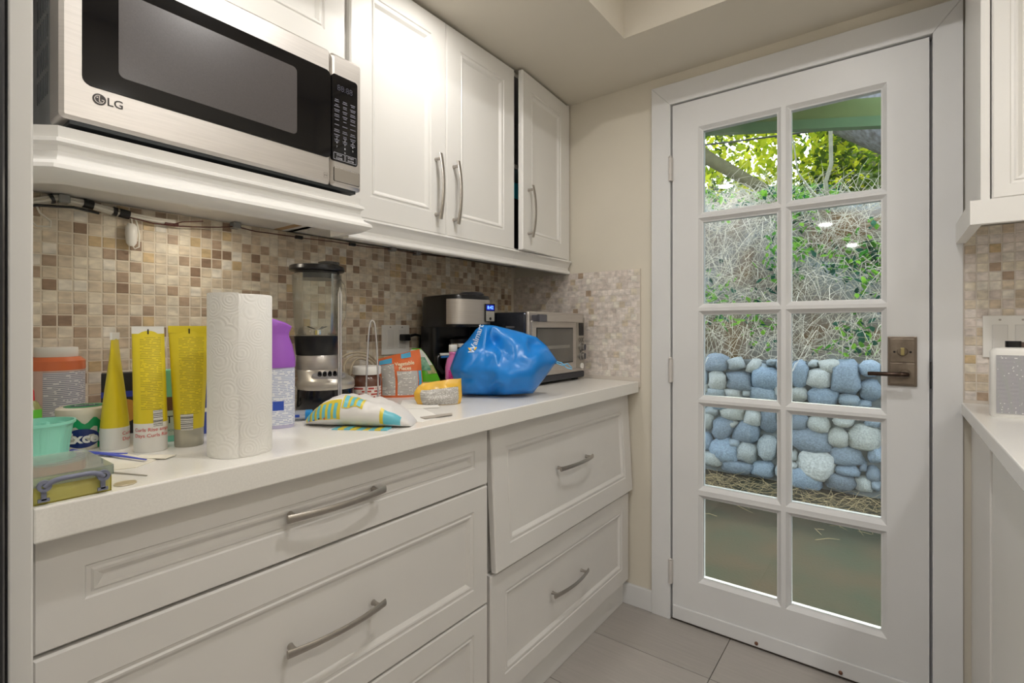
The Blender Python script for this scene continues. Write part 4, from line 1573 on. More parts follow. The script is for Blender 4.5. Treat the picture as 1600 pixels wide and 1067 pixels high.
# pink bottle
x, y = -1.178, 1.226
pb = thing('pink_bottle', 'pink liquid bottle with white cap between the pouch and the blue bag', 'bottle', (x, y, CT), facing(x, y))
PK = mat('pink_liquid', (232, 130, 190), .2, coat=.3)
P('body', MB().loft([ell(.024, .017, 0, p=.8), ell(.026, .019, .003, p=.8), ell(.026, .019, .088, p=.8), ell(.021, .016, .112), ell(.0125, .0125, .126), ell(.0125, .0125, .132), ell(.0145, .0145, .133), ell(.0125, .0125, .136), ell(.0125, .0125, .14)]), PK, pb, smooth=45)
P('cap', MB().lathe([(.0135, .139), (.0142, .140), (.0142, .160), (.013, .162)], 24), PLW, pb, smooth=40)
P('label', grid_patch(lambda u, v: (.0264 * math.copysign(abs(math.cos(u)) ** .8, math.cos(u)), .0194 * math.copysign(abs(math.sin(u)) ** .8, math.sin(u)), v), -PI / 2 - .5, -.25, .008, .078, 10, 2), print_mat('pink_print', (236, 60, 160), (206, 26, 130), 160, 90, .5, .5), pb, smooth=60)

# toaster oven
tv = thing('toaster_oven', 'stainless countertop toaster oven in the corner', 'toaster oven', (-1.235, 1.700, CT), PI / 2)
# local: x along the wall (+y world), -y towards the room
W2, DEP, HT = .207, .175, .280
P('case', MB().box(-W2, W2 - .004, -.165, DEP, .022, HT - .003), mat('oven_case', (84, 88, 98), .25, .85, var=.06, scale=10), tv, bev=.008)
b = MB()
for k in range(4):
    z = .222 - k * .018
    b.box(-W2 - .0012, -W2 + .004, -.115, -.075, z - .0035, z + .0035)
P('louvres', b, mat('louvre_light', (150, 152, 160), .3, .8), tv)
FR = P('front_frame', MB().box(-W2 - .002, W2, -.180, -.164, .034, HT), STEEL, tv, bev=.007, seg=3)
P('base_trim', MB().box(-W2, W2, -.181, DEP, .010, .036), mat('oven_trim', (52, 54, 62), .35, .4), tv, bev=.006)
for sx in (-1, 1):
    for sy in (-.15, .14):
        P('foot', MB().lathe([(.014, 0), (.016, .011)], 14, sx * .175, sy), BLACK, tv, smooth=40)
dv = P('door', MB().box(-W2 + .012, .128, -.1865, -.178, .052, .246), STEEL, tv, bev=.004)
P('window_frame', MB().box(-.168, .098, -.1876, -.186, .078, .220), BLACK, dv, bev=.001)
P('window', MB().box(-.163, .093, -.1884, -.187, .083, .215), mat('oven_window', (96, 94, 90), .12, var=.12, scale=6), dv)
P('rack_line', MB().box(-.10, .07, -.1889, -.188, .138, .150), mat('rack_grey', (140, 138, 132), .3, .3), dv)
for sx in (-.178, .121):
    P('handle_post', MB().box(sx - .010, sx + .010, -.209, -.178, .242, .266), mat('post_grey', (96, 96, 104), .35, .5), FR, bev=.003)
P('handle', MB().box(-.14, .131, -.216, -.202, .241, .268), STEEL, FR, bev=.004)
P('handle_end', MB().box(-.188, -.14, -.216, -.202, .241, .268), mat('post_grey', (96, 96, 104), .35, .5), FR, bev=.003)
P('control_strip', MB().box(.133, W2 - .006, -.1845, -.178, .052, .262), mat('strip_steel', (176, 172, 164), .36, .85), tv, bev=.003)
P('display', MB().box(.151, .189, -.1862, -.184, .186, .240), GLOSSB, tv, bev=.001)
for k in range(3):
    b = MB()
    pts = [(.156 + k * .015 + .005 * math.cos(a), -.1856, .169 + .008 * math.sin(a)) for a in [PI / 2 + PI * q / 8 for q in range(9)]]
    b.tube(pts, .001, 5)
    P('button_mark', b, DARK, tv)
for z in (.138, .100):
    b = MB().lathe([(.019, 0), (.019, .004), (.015, .006), (.014, .016), (.012, .018)], 28)
    b.v = [(.171 + a, -.1842 - cc, z + bb) for a, bb, cc in b.v]
    kn = P('knob', b, mat('knob_steel', (150, 148, 146), .3, .85), tv, smooth=35)
    P('knob_grip', MB().box(.1685, .1735, -.206, -.200, z - .012, z + .012), mat('post_grey', (96, 96, 104), .35, .5), kn, bev=.001)
b = MB().lathe([(.0125, 0), (.0125, .004), (.010, .006)], 24)
b.v = [(.174 + a, -.1842 - cc, .058 + bb) for a, bb, cc in b.v]
P('start_button', b, PLW, tv, smooth=35)

# blue shopping bag
bx_, by_ = -1.005, 1.265
bg_t = thing('shopping_bag', 'crumpled blue plastic shopping bag in front of the toaster oven', 'bag', (bx_, by_, CT), facing(bx_, by_))
K = 1.575 / 785
# creases and planes of the bag: (across, up, bulge towards the room), outline first
OUT = [(881, 577), (864, 553), (848, 539), (824, 531), (800, 525), (778, 520), (760, 519), (750, 527), (738, 543), (720, 560), (709, 589), (717, 612), (727, 631), (780, 634), (842, 629), (862, 603)]
INN = [(740, 557, .050), (765, 559, .060), (781, 562, .066), (812, 574, .075), (834, 569, .072), (850, 565, .058), (863, 577, .040), (779, 549, .006), (773, 534, .008), (792, 535, .024), (793, 560, .045),
       (812, 545, .050), (829, 549, .046), (838, 552, .010), (832, 537, .020), (768, 530, .030), (735, 575, .062), (732, 590, .076), (750, 582, .078), (726, 600, .050), (764, 590, .074), (786, 590, .090), (812, 594, .096), (838, 592, .082),
       (752, 602, .068), (744, 615, .060), (771, 617, .050), (785, 605, .088), (788, 614, .058), (812, 620, .062), (838, 622, .045), (757, 625, .050), (735, 624, .040), (795, 628, .050), (778, 600, .070), (800, 608, .090)]
from mathutils.geometry import delaunay_2d_cdt
p2 = [Vector(((a - 790) * K, (633 - c) * K)) for a, c in OUT] + [Vector(((a - 790) * K, (633 - c) * K)) for a, c, _ in INN]
nO = len(OUT)
res = delaunay_2d_cdt(p2, [(i, (i + 1) % nO) for i in range(nO)], [tuple(range(nO))], 1, 1e-5)
vco, fcs = res[0], res[2]
depth = [0.0] * nO + [d_ for _, _, d_ in INN]
b = MB()
fv = []
for k, q in enumerate(vco):
    src = res[3][k][0] if res[3][k] else 0
    fv.append((q.x, -depth[src] * 1.05, max(.0006, q.y)))
b.v = list(fv)
for f in fcs:
    b.f.append(tuple(f))
    b.m.append(0)
# back of the bag: the same outline, swollen the other way
off = len(b.v)
bk = {}
for k, q in enumerate(vco):
    src = res[3][k][0] if res[3][k] else 0
    if src < nO:
        bk[k] = k
    else:
        bk[k] = len(b.v)
        b.v.append((q.x, depth[src] * .8, max(.0006, q.y)))
for f in fcs:
    b.f.append(tuple(bk[i] for i in reversed(f)))
    b.m.append(0)
bagm = P('bag_body', b, mat('bag_blue', (20, 128, 214), .3, var=.05, scale=12), bg_t, smooth=180)
bm = bmesh.new()
bm.from_mesh(bagm.data)
bmesh.ops.subdivide_edges(bm, edges=bm.edges, cuts=3, use_grid_fill=True)
for _ in range(1):
    bmesh.ops.smooth_vert(bm, verts=[v for v in bm.verts if v.co.z > .002 and abs(v.co.y) > .004], factor=.5, use_axis_x=True, use_axis_y=True, use_axis_z=True)
for v in bm.verts:
    q = v.co
    v.co.y += (abs(noise.noise(q * 42 + Vector((3, 1, 7)))) - .25) * .007 * min(1, abs(q.y) / .02)
bm.to_mesh(bagm.data)
bm.free()
bagm.data.polygons.foreach_set('use_smooth', [True] * len(bagm.data.polygons))
bvh = BVHTree.FromPolygons([v.co.copy() for v in bagm.data.vertices], [tuple(p.vertices) for p in bagm.data.polygons])


def onbag(x_, z_):
    h_ = bvh.ray_cast(Vector((x_, -.3, z_)), Vector((0, 1, 0)))
    return (x_, (h_[0].y if h_[0] else 0) - .0018, z_)


ca, sa = math.cos(math.radians(72)), math.sin(math.radians(72))
text('lettering', 'Walmart', .026, mat('bag_white_ink', (208, 222, 240), .5), bg_t, lambda a, c: onbag((752 - 790) * K + a * ca - c * sa, (633 - 541) * K + a * sa + c * ca), .0004)
b = MB()
for px_, py_, an in ((742, 557, -.7), (751, 556, .9)):
    cx_, cz_ = (px_ - 790) * K, (633 - py_) * K
    pts = []
    for k in range(12):
        a = 2 * PI * k / 12
        ex, ez = .0065 * math.cos(a), .0026 * math.sin(a)
        pts.append(onbag(cx_ + ex * math.cos(an) - ez * math.sin(an), cz_ + ex * math.sin(an) + ez * math.cos(an)))
    b.add(pts, [tuple(range(12))])
P('yellow_marks', b, mat('mark_yellow', (238, 190, 60), .5), bg_t)
b = MB()
b.tube([((879 - 790) * K, 0, (633 - 580) * K), ((888 - 790) * K, -.008, (633 - 584) * K), ((897 - 790) * K, -.010, (633 - 581) * K), ((904 - 790) * K, -.01, (633 - 588) * K)], .0018, 6)
b.tube([((879 - 790) * K, 0, (633 - 578) * K), ((888 - 790) * K, -.004, (633 - 580) * K), ((896 - 790) * K, -.008, (633 - 588) * K), ((904 - 790) * K, -.010, (633 - 590) * K)], .0018, 6)
P('handle_ends', b, mat('bag_light_blue', (96, 180, 224), .4), bg_t, smooth=50)

# outlet plate, plug, cords
op = thing('outlet_plate', 'white double wall plate with rocker switch and socket on the mosaic', 'outlet', (-1.4645, 1.218, 1.100), PI / 2)
P('plate', MB().box(-.064, .064, -.006, 0, -.057, .051), PLW, op, bev=.002)
P('rocker', MB().box(-.043, -.012, -.0085, -.005, -.034, .034), mat('rocker_white', (226, 224, 220), .35), op, bev=.0015)
P('socket', MB().box(.010, .045, -.0080, -.005, -.034, .034), mat('rocker_white', (226, 224, 220), .35), op, bev=.0015)
for xx in (-.0275, .0275):
    b = MB().lathe([(.003, 0), (.003, .0008)], 10)
    b.v = [(xx + a, -.006 - cc, .043 + bb) for a, bb, cc in b.v]
    P('screw', b, NICKEL, op)
pl = thing('power_plug', 'black power plug and cord in the wall socket left of the coffee maker', 'plug', (-1.4560, 1.245, 1.1055))
b = MB()
b.box(.0, .030, -.016, .016, -.013, .012)
P('plug_body', b, BLACK, pl, bev=.004)
b = MB()
b.tube([(.022, .010, .004), (.030, .035, .010), (.026, .062, .006), (.016, .072, -.02), (.010, .073, -.07), (.008, .074, -.12), (.008, .075, -.178)], [.006, .0055, .005, .0045, .004, .004, .004], 8)
P('cord', b, BLACK, pl, smooth=50)
b = MB()
for k in range(3):
    pts = []
    for q in range(25):
        a = 2 * PI * q / 24
        pts.append((-1.405 + .012 * math.sin(2 * a + k) + .012 * k, 1.010 + (.075 - .012 * k) * math.cos(a), CT + .072 + (.062 - .010 * k) * math.sin(a) + .004))
    b.tube(pts[:-1], .0036, 7, closed=True)
b.tube([(-1.40, 1.085, CT + .07), (-1.41, 1.11, CT + .05), (-1.43, 1.13, CT + .02), (-1.44, 1.16, CT + .004)], .0036, 7)
o = P('cord_coil', b, mat('cord_beige', (188, 174, 150), .5), smooth=60)
tag(o, 'coiled beige power cord between the blender and the wall plate', 'cord')
o = P('power_adapter', MB().box(-1.380, -1.30, .995, 1.055, CT, CT + .058), BLACK, bev=.005)
tag(o, 'black power adapter in front of the coiled cord', 'adapter')

# wiring under the shelf
wb = thing('cable_run', 'white cable wrapped with black tape along the top of the mosaic', 'cable', (-1.452, .4, 1.41))
CW = mat('cable_white', (226, 222, 212), .45)
path = [(-1.452, .150, 1.398), (-1.452, .2354, 1.408), (-1.452, .2743, 1.4235), (-1.452, .3177, 1.421), (-1.452, .37, 1.4135), (-1.452, .41, 1.4085), (-1.452, .4594, 1.4060), (-1.452, .50, 1.4065)]
b = MB()
for dx_, dz_ in ((0, .004), (.004, -.002), (-.004, -.004)):
    b.tube([(x_ + dx_, y_, z_ + dz_) for x_, y_, z_ in path], .0042, 7)
P('cable', b, CW, wb, world=True, smooth=60)
for ya, yb in ((.262, .268), (.318, .336), (.372, .380), (.384, .404)):
    def zat(y_):
        for p_, q_ in zip(path[:-1], path[1:]):
            if p_[1] <= y_ <= q_[1]:
                k = (y_ - p_[1]) / (q_[1] - p_[1])
                return p_[2] + (q_[2] - p_[2]) * k
        return 1.41
    b = MB()
    b.tube([(-1.452, ya, zat(ya)), (-1.452, (ya + yb) / 2, zat((ya + yb) / 2)), (-1.452, yb, zat(yb))], .0105, 10)
    P('tape', b, BLACK, wb, world=True, smooth=50)
b = MB()
b.tube([(-1.445, .150, 1.372), (-1.445, .2, 1.388), (-1.445, .24, 1.4), (-1.445, .30, 1.407), (-1.445, .345, 1.402)], .003, 6)
P('black_wire', b, BLACK, wb, world=True, smooth=50)
thin = thing('thin_wire', 'thin red and black wire clipped along the underside of the cabinets', 'wire', (-1.45, .8, 1.42))
b = MB()
b.tube([(-1.446, .395, 1.404), (-1.446, .45, 1.397), (-1.446, .50, 1.398), (-1.446, .5377, 1.402), (-1.446, .60, 1.411), (-1.446, .646, 1.4205), (-1.446, .70, 1.415), (-1.446, .7391, 1.416), (-1.446, .85, 1.417), (-1.446, .9492, 1.420), (-1.446, 1.08, 1.420), (-1.446, 1.19, 1.425), (-1.446, 1.33, 1.423), (-1.446, 1.46, 1.428)], .0016, 6)
P('wire', b, mat('wire_dark_red', (84, 42, 36), .5), thin, world=True, smooth=50)
b = MB()
b.tube([(-1.446, .49, 1.4), (-1.43, .508, 1.408), (-1.418, .53, 1.411), (-1.408, .548, 1.4135)], .0013, 6)
b.tube([(-1.448, .475, 1.402), (-1.448, .505, 1.402)], .005, 8)
P('splice', b, mat('wire_dark_red', (84, 42, 36), .5), thin, world=True, smooth=50)
for yy, zz in ((.284, 1.4225), (.646, 1.4235), (1.192, 1.427), (1.31, 1.426)):
    b = MB().box(-1.464, -1.436, yy - .010, yy + .010, zz - .009, zz + .009)
    P('cable_clip', b, clear('clip_clear', (190, 192, 192), 1.4, .5), thin, world=True, bev=.003)
for ya in (.83, 1.02):
    P('tape', MB().box(-1.451, -1.441, ya - .012, ya + .012, 1.412 if ya < .9 else 1.4155, 1.422 if ya < .9 else 1.4255), BLACK, thin, world=True, bev=.002)
isw = thing('inline_switch', 'white inline cord switch hanging on the mosaic below the tape', 'switch', (-1.449, .407, 1.365))
b = MB()
b.loft([[(xx, yy, z) for xx, yy, z in ell(rx, ry, z_, 20)] for rx, ry, z_ in ((.004, .006, -.029), (.0085, .0105, -.022), (.0095, .0125, 0), (.009, .0115, .018), (.004, .007, .024))])
P('body', b, PLW, isw, smooth=50)
b = MB()
b.tube([(0, .002, .022), (.002, 0, .034), (.0, -.004, .045)], .0018, 6)
b.tube([(.002, .001, -.028), (.003, .006, -.036), (.004, .014, -.030), (.003, .015, 0), (.002, .010, .03), (.0, .002, .045)], .0018, 6)
P('cord', b, CW, isw, smooth=50)
b = MB()
b.tube([(-1.448, .238, 1.405), (-1.446, .245, 1.385), (-1.444, .262, 1.37), (-1.445, .262, 1.358), (-1.446, .240, 1.356), (-1.447, .228, 1.37), (-1.448, .234, 1.40)], .002, 6)
o = P('wire_loop', b, CW, smooth=50)
tag(o, 'small loop of white wire hanging next to the end panel', 'wire')

# ------------------------------------------------------------------ outside the door
GZ = -.035
YW = 4.2
STM = bpy.data.materials.new('river_stone')
STM.use_nodes = True
nt = STM.node_tree
b_ = nt.nodes['Principled BSDF']
b_.inputs['Roughness'].default_value = .75
oi = nt.nodes.new('ShaderNodeObjectInfo')
rp = nt.nodes.new('ShaderNodeValToRGB')
els = rp.color_ramp.elements
els[0].color = (*lin((128, 140, 152)), 1)
els[1].color = (*lin((204, 208, 208)), 1)
e_ = els.new(.35)
e_.color = (*lin((150, 170, 190)), 1)
e_ = els.new(.7)
e_.color = (*lin((184, 188, 184)), 1)
nt.links.new(oi.outputs['Random'], rp.inputs[0])
tc = nt.nodes.new('ShaderNodeTexCoord')
n1 = nt.nodes.new('ShaderNodeTexNoise')
n1.inputs['Scale'].default_value = 9
n1.inputs['Detail'].default_value = 8
nt.links.new(tc.outputs['Object'], n1.inputs['Vector'])
mr = nt.nodes.new('ShaderNodeMapRange')
mr.inputs[1].default_value = .3
mr.inputs[2].default_value = .7
mr.inputs[3].default_value = .72
mr.inputs[4].default_value = 1.2
nt.links.new(n1.outputs['Fac'], mr.inputs[0])
vm = nt.nodes.new('ShaderNodeVectorMath')
vm.operation = 'SCALE'
nt.links.new(rp.outputs[0], vm.inputs[0])
nt.links.new(mr.outputs[0], vm.inputs['Scale'])
nt.links.new(vm.outputs[0], b_.inputs['Base Color'])
bp = nt.nodes.new('ShaderNodeBump')
bp.inputs['Strength'].default_value = .4
bp.inputs['Distance'].default_value = .03
nt.links.new(n1.outputs['Fac'], bp.inputs['Height'])
nt.links.new(bp.outputs[0], b_.inputs['Normal'])

MORT = mat('mortar', (116, 122, 124), .9, var=.2, scale=20, bump=.5, bscale=60)
b = MB().box(-4.0, 2.2, YW + .035, YW + .45, GZ - .1, .885)
wall_out = struct(P('wall_outside', b, MORT))
stone_me = []
for k in range(6):
    bm = bmesh.new()
    bmesh.ops.create_icosphere(bm, subdivisions=2, radius=1)
    for v in bm.verts:
        q = v.co.copy()
        # squarish cobble, unevenly swollen
        m_ = max(abs(q.x), abs(q.y), abs(q.z))
        sq = q / m_
        q = q.lerp(sq, .38)
        q *= 1 + .34 * noise.noise(v.co * 1.1 + Vector((k * 7.3, k, 2))) + .06 * noise.noise(v.co * 3 + Vector((k, 5, 1)))
        v.co = q
    me = bpy.data.meshes.new('stone')
    bm.to_mesh(me)
    bm.free()
    me.polygons.foreach_set('use_smooth', [True] * len(me.polygons))
    me.materials.append(STM)
    stone_me.append(me)
STONES = [(-1.14, 0.859, 0.175, 0.14), (-0.983, 0.859, 0.122, 0.095), (-0.851, 0.844, 0.104, 0.1), (-0.784, 0.828, 0.066, 0.079), (-0.725, 0.879, 0.071, 0.046), (-1.127, 0.72, 0.127, 0.146), (-0.958, 0.724, 0.197, 0.149), (-0.766, 0.756, 0.179, 0.171), (-1.134, 0.622, 0.134, 0.084), (-1.002, 0.625, 0.129, 0.075), (-0.907, 0.637, 0.056, 0.047), (-0.79, 0.635, 0.199, 0.119), (-1.215, 0.736, 0.049, 0.099), (-1.204, 0.652, 0.046, 0.071), (-1.161, 0.469, 0.115, 0.07), (-1.013, 0.467, 0.187, 0.11), (-0.851, 0.45, 0.117, 0.12), (-0.743, 0.442, 0.119, 0.171), (-1.199, 0.391, 0.077, 0.155), (-1.087, 0.335, 0.159, 0.18), (-1.005, 0.383, 0.065, 0.055), (-0.901, 0.337, 0.194, 0.175), (-1.199, 0.222, 0.082, 0.141), (-1.067, 0.171, 0.197, 0.193), (-0.996, 0.236, 0.077, 0.062), (-0.901, 0.169, 0.15, 0.148), (-0.76, 0.229, 0.131, 0.184), (-1.161, 0.087, 0.149, 0.112), (-0.97, 0.049, 0.23, 0.102), (-0.784, 0.06, 0.144, 0.119), (-0.661, 0.685, 0.104, 0.13), (-0.655, 0.491, 0.092, 0.143), (-0.649, 0.232, 0.092, 0.155), (-0.666, 0.074, 0.07, 0.104), (-0.655, 0.866, 0.081, 0.091), (-1.081, 0.529, 0.145, 0.083), (-0.926, 0.546, 0.138, 0.074), (-0.803, 0.541, 0.109, 0.066), (-0.547, 0.807, 0.111, 0.178), (-0.459, 0.881, 0.065, 0.05), (-0.358, 0.861, 0.131, 0.093), (-0.416, 0.777, 0.144, 0.137), (-0.26, 0.799, 0.167, 0.23), (-0.127, 0.86, 0.116, 0.107), (-0.547, 0.655, 0.106, 0.108), (-0.4, 0.648, 0.191, 0.13), (-0.245, 0.642, 0.116, 0.091), (-0.122, 0.718, 0.116, 0.142), (-0.161, 0.62, 0.098, 0.06), (-0.553, 0.45, 0.112, 0.127), (-0.425, 0.446, 0.134, 0.112), (-0.276, 0.482, 0.122, 0.073), (-0.112, 0.5, 0.087, 0.083), (-0.547, 0.54, 0.123, 0.076), (-0.411, 0.547, 0.128, 0.062), (-0.27, 0.555, 0.132, 0.061), (-0.132, 0.563, 0.106, 0.059), (-0.47, 0.328, 0.25, 0.176), (-0.306, 0.368, 0.113, 0.134), (-0.161, 0.387, 0.171, 0.173), (-0.093, 0.284, 0.086, 0.118), (-0.581, 0.198, 0.045, 0.077), (-0.438, 0.151, 0.237, 0.225), (-0.25, 0.242, 0.197, 0.133), (-0.161, 0.179, 0.044, 0.06), (-0.107, 0.146, 0.072, 0.106), (-0.581, 0.127, 0.056, 0.051), (-0.592, 0.068, 0.038, 0.051), (-0.497, 0.046, 0.186, 0.164), (-0.25, 0.145, 0.141, 0.073), (-0.291, 0.053, 0.164, 0.122), (-0.161, 0.066, 0.098, 0.107), (-0.093, 0.067, 0.057, 0.071)]
r = random.Random(21)
for side in (-1, 1):                       # the wall goes on to both sides
    z = .07
    row = 0
    while z < .9:
        hh = r.uniform(.12, .17)
        x = (-1.27 if side < 0 else -.02)
        while (x > -2.6 if side < 0 else x < .75):
            ww = r.uniform(.12, .22)
            STONES.append((x + side * ww / 2, z + r.uniform(-.015, .015), ww, min(hh, .93 - z + .05) * r.uniform(.9, 1.05)))
            x += side * ww * 1.0
        z += hh * .98
        row += 1
for k, (x, z, w_, h_) in enumerate(STONES):
    o = bpy.data.objects.new('stone', stone_me[r.randrange(6)])
    COL.objects.link(o)
    o.parent = wall_out
    o.location = (x, YW + .04 + r.uniform(-.012, .012), z)
    o.scale = (w_ * .55, .06 + .22 * min(w_, h_), h_ * .56)
    o.rotation_euler = (r.uniform(-.1, .1), r.choice((0, PI)) + r.uniform(-.12, .12), r.choice((0, PI)))

# ground
b = MB()
NX, NY = 40, 24
pts = []
for j_ in range(NY + 1):
    for i in range(NX + 1):
        x = -5 + 8 * i / NX
        y = 2.1 + (YW + .1 - 2.1) * j_ / NY
        pts.append((x, y, GZ - .03 + .012 * noise.noise(Vector((x * 3, y * 3, 0))) + .05 * max(0, (y - 3.6) / .7)))
b.add(pts, [(j_ * (NX + 1) + i, j_ * (NX + 1) + i + 1, (j_ + 1) * (NX + 1) + i + 1, (j_ + 1) * (NX + 1) + i) for j_ in range(NY) for i in range(NX)])
o = P('floor_outside', b, mat('mossy_ground', (36, 44, 24), .95, col2=(60, 48, 28), scale=3.2, detail=12, bump=.8, bscale=60), smooth=80)
struct(o)


def stuff(name, mb_, m_, label, cat):
    o_ = P(name, mb_, m_)
    o_['kind'] = 'stuff'
    tag(o_, label, cat)
    return o_


def blades(n, region, lean, width, seed, b=None):
    b = b or MB()
    r_ = random.Random(seed)
    for _ in range(n):
        x, y, z, L, a, el = region(r_)
        d_ = Vector((math.cos(a) * math.cos(el), math.sin(a) * math.cos(el), math.sin(el)))
        s_ = d_.cross(Vector((r_.uniform(-1, 1), r_.uniform(-1, 1), 1))).normalized() * width
        p0 = Vector((x, y, z))
        p1 = p0 + d_ * L * .5 + Vector((0, 0, lean * L * r_.uniform(-.3, .6)))
        p2 = p0 + d_ * L + Vector((r_.uniform(-.2, .2) * L, 0, -lean * L * r_.random()))
        n_ = s_.cross(d_).normalized() * width
        b.add([p0 + s_, p0 - s_, p0 + n_, p1 + s_, p1 - s_, p1 + n_, p2 + s_ * .5, p2 - s_ * .5, p2 + n_ * .5],
              [(0, 1, 4, 3), (1, 2, 5, 4), (2, 0, 3, 5), (3, 4, 7, 6), (4, 5, 8, 7), (5, 3, 6, 8)])
    return b


def leaves(n, region, size, seed):
    b = MB()
    r_ = random.Random(seed)
    for _ in range(n):
        p0 = Vector(region(r_))
        s_ = size * r_.uniform(.5, 1.3)
        M = Matrix.Rotation(r_.uniform(0, 2 * PI), 3, 'Z') @ Matrix.Rotation(r_.uniform(-1.2, 1.2), 3, 'X') @ Matrix.Rotation(r_.uniform(-.8, .8), 3, 'Y')
        b.add([p0 + M @ Vector(q) * s_ for q in ((0, -1, 0), (.55, -.25, .12), (.4, .45, .1), (0, 1, -.05), (-.4, .45, .1), (-.55, -.25, .12), (0, 0, -.06))],
              [(0, 1, 6), (1, 2, 6), (2, 3, 6), (3, 4, 6), (4, 5, 6), (5, 0, 6)])
    return b


stuff('dry_straw', blades(1500, lambda q: (q.uniform(-2.2, .7), YW - .06 - abs(q.gauss(0, .26)), GZ + q.uniform(-.03, .02), q.uniform(.05, .18), q.uniform(0, 2 * PI), q.uniform(-.05, .45)), .1, .0014, 5),
      mat('straw', (186, 166, 124), .8, var=.2, scale=5), 'dry straw lying along the foot of the stone wall', 'straw')


# bank above the wall
def bank(x, s_):
    """s_ 0..1 from the wall top up the bank"""
    y = YW + .30 + 1.1 * s_ + .5 * max(0, s_ - .75) * 8
    z = .86 + 1.75 * s_ ** .9 - .25 * s_ * math.sin(x * .9 + .4)
    n_ = noise.noise(Vector((x * 1.7, s_ * 4, 1))) * .16 + noise.noise(Vector((x * 5, s_ * 11, 4))) * .05
    return (x, y - n_, z + n_ * .6)


b = MB()
NX, NY = 70, 26
pts = [bank(-5 + 8 * i / NX, j_ / NY) for j_ in range(NY + 1) for i in range(NX + 1)]
b.add(pts, [(j_ * (NX + 1) + i, j_ * (NX + 1) + i + 1, (j_ + 1) * (NX + 1) + i + 1, (j_ + 1) * (NX + 1) + i) for j_ in range(NY) for i in range(NX)])
o = P('earth_bank', b, mat('bank_earth', (126, 98, 66), .95, col2=(150, 160, 164), scale=2.2, detail=8, bump=.7, bscale=25), smooth=80)
struct(o)


def bank_blade(q):
    x = q.uniform(-2.6, .9)
    s_ = q.uniform(-.02, .9)
    p_ = bank(x, max(0, s_))
    return (p_[0], p_[1] - .05 - q.random() * .12, p_[2] + .05, q.uniform(.1, .42), q.choice((q.uniform(-.4, .4), PI + q.uniform(-.4, .4), -PI / 2 + q.uniform(-1, 1))), q.uniform(-1.5, 1.2))


stuff('dry_vines', blades(4200, bank_blade, .35, .0022, 8), mat('vine_pale', (222, 214, 198), .8, var=.18, scale=3), 'pale dry vines tangled over the bank above the stone wall', 'vines')


def bank_leaf(q):
    while True:
        x = q.uniform(-2.6, .9)
        s_ = q.uniform(0, .95)
        if noise.noise(Vector((x * 2.1, s_ * 3.1, 9))) > q.uniform(-.05, .5):
            break
    p_ = bank(x, s_)
    return (p_[0], p_[1] - .06 - q.random() * .14, p_[2] + .06)


stuff('ivy_leaves', leaves(1500, bank_leaf, .034, 14), leaf_mat('ivy', (60, 140, 60), (160, 214, 84)), 'green ivy leaves growing through the vines on the bank', 'ivy')
stuff('dark_ivy', leaves(900, bank_leaf, .032, 15), leaf_mat('ivy_dark', (36, 74, 66), (70, 120, 100)), 'dark bluish ivy leaves scattered over the bank', 'ivy')  # darker leaf tones, scattered by the same function as the green ivy

# trees
BARK = mat('bark', (98, 92, 92), .9, col2=(150, 152, 160), scale=9, stretch=(3, 3, 1), detail=8, bump=1.0, bscale=30)
tr = thing('leaning_tree', 'huge leaning tree trunk with rough grey bark above the bank', 'tree', (1.7, 6.3, 1.9))
b = MB()
b.tube([(2.3, 6.5, 1.6), (1.2, 6.4, 2.52), (.35, 6.35, 3.10), (-.6, 6.4, 3.78), (-1.6, 6.6, 4.5), (-2.6, 6.9, 5.3)], [.52, .46, .42, .38, .34, .30], 20)
P('trunk', b, BARK, tr, world=True, smooth=60)
sp = thing('sapling', 'thin pale sapling standing on the bank in front of the big trunk', 'sapling', (-.45, 5.55, 2.2))
b = MB()
b.tube([(-.475, 5.5, 2.05), (-.475, 5.5, 2.28), (-.50, 5.5, 2.5), (-.455, 5.5, 2.66), (-.46, 5.5, 2.95), (-.44, 5.5, 3.4)], [.022, .020, .019, .018, .017, .014], 10)
P('stem', b, mat('sapling_bark', (142, 140, 120), .8, var=.15, scale=20), sp, world=True, smooth=60)
b = MB()
b.tube([(-.475, 5.49, 2.22), (-.60, 5.46, 2.4), (-.72, 5.44, 2.62), (-.76, 5.44, 2.95)], [.012, .010, .009, .006], 7)
b.tube([(-.49, 5.49, 2.4), (-.36, 5.46, 2.5), (-.28, 5.46, 2.56)], [.008, .006, .004], 6)
P('side_branch', b, mat('sapling_bark', (142, 140, 120), .8, var=.15, scale=20), sp, world=True, smooth=60)
bt = thing('leafy_tree', 'sunlit yellow green leafy tree with a slanting branch beyond the bank', 'tree', (-3.6, 7.4, 2.0))
b = MB()
b.tube([(-3.2, 6.9, 5.2), (-2.6, 6.5, 4.15), (-2.2, 6.3, 3.65), (-1.75, 6.1, 3.15), (-1.2, 5.9, 2.7), (-.7, 5.8, 2.3)], [.10, .09, .08, .075, .06, .05], 10)
P('branch', b, mat('branch_bark', (92, 88, 62), .9, var=.2, scale=15), bt, world=True, smooth=60)


def crown(q):
    x = q.uniform(-4.2, -.55)
    y = q.uniform(6.2, 9.0)
    z = q.uniform(2.3, 5.6)
    if x > -.9 and z > 4:
        z -= 1.2
    return (x, y, z)


def crown_clump(cl):
    def f(q):
        c_ = q.choice(cl)
        return (c_[0] + q.gauss(0, .26), c_[1] + q.gauss(0, .3), c_[2] + q.gauss(0, .24))
    return f


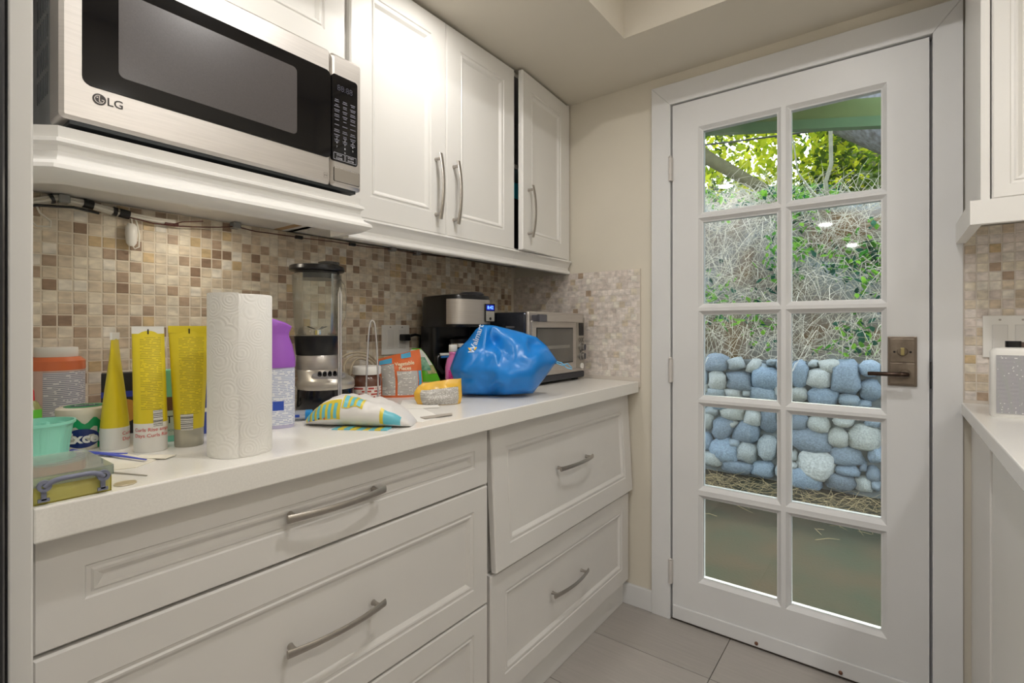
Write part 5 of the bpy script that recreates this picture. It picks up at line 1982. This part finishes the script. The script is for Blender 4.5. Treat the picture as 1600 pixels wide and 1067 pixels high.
q = random.Random(77)
clumps = [crown(q) for _ in range(80)]
f_ = P('foliage', leaves(12000, crown_clump(clumps), .058, 31), leaf_mat('sunny_leaf', (160, 190, 40), (240, 238, 70)), bt, world=True)
f_['kind'] = 'stuff'
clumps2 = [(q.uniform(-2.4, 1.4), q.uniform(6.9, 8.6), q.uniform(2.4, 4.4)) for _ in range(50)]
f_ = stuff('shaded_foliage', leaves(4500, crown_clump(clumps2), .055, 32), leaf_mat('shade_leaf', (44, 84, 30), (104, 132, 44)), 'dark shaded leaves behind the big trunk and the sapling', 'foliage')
b = MB()
NX, NY = 40, 12
pts = []
for j_ in range(NY + 1):
    for i in range(NX + 1):
        x = -6 + 13 * i / NX
        s_ = j_ / NY
        pts.append((x, 8.8 + 2.5 * s_ + .5 * noise.noise(Vector((x, s_ * 3, 0))), 1.8 + (1.3 + 4.2 / (1 + math.exp(-(x + 1.0) * 4))) * s_ + .4 * noise.noise(Vector((x * .8, s_ * 2, 5)))))
b.add(pts, [(j_ * (NX + 1) + i, j_ * (NX + 1) + i + 1, (j_ + 1) * (NX + 1) + i + 1, (j_ + 1) * (NX + 1) + i) for j_ in range(NY) for i in range(NX)])
struct(P('hillside', b, mat('hill_brown', (84, 70, 44), .95, col2=(70, 92, 44), scale=1.5, detail=8), smooth=80))

# porch roof
PG = mat('porch_green', (122, 144, 92), .6, var=.06, scale=6)
PG2 = mat('porch_green_edge', (104, 142, 108), .6, var=.06, scale=6)
pr = thing('porch_roof', 'green painted porch roof edge with beam above the door outside', 'roof', (-.5, 2.6, 2.2))
SL = -.168 / .89


def zb(x):
    return 2.344 + (x + .936) * SL


b = MB()
b.loft([[(x, 3.2, zb(x) + .028), (x, 3.24, zb(x) + .028), (x, 3.24, zb(x) + .150), (x, 3.2, zb(x) + .150)] for x in (-2.8, 1.2)])
P('beam', b, PG, pr, world=True)
b = MB()
b.loft([[(x, 3.19, zb(x)), (x, 3.245, zb(x)), (x, 3.245, zb(x) + .052), (x, 3.19, zb(x) + .052)] for x in (-2.8, 1.2)])
P('lower_board', b, PG2, pr, world=True)
b = MB()
b.loft([[(x, 2.1, 2.47 - (x + .936) * .06), (x, 3.5, 2.52 - (x + .936) * .06), (x, 3.5, 2.56 - (x + .936) * .06), (x, 2.1, 2.51 - (x + .936) * .06)] for x in (-2.8, -.10)])
P('roof_deck', b, mat('porch_deck', (96, 118, 78), .7, var=.1, scale=8), pr, world=True)
b = MB()
b.loft([[(x, 2.9, 2.42 - (x + .936) * .07), (x, 2.95, 2.42 - (x + .936) * .07), (x, 2.95, 2.47 - (x + .936) * .07), (x, 2.9, 2.47 - (x + .936) * .07)] for x in (-2.8, 1.2)])
P('rafter', b, mat('porch_blue_green', (120, 156, 160), .6), pr, world=True)
b = MB()
b.tube([(-2.8, 3.6, 2.60), (-.9, 3.6, 2.40), (1.2, 3.6, 2.22)], .006, 6)
o = P('overhead_wire', b, mat('wire_grey', (90, 96, 100), .5))
tag(o, 'thin dark wire running below the porch beam outside', 'wire')
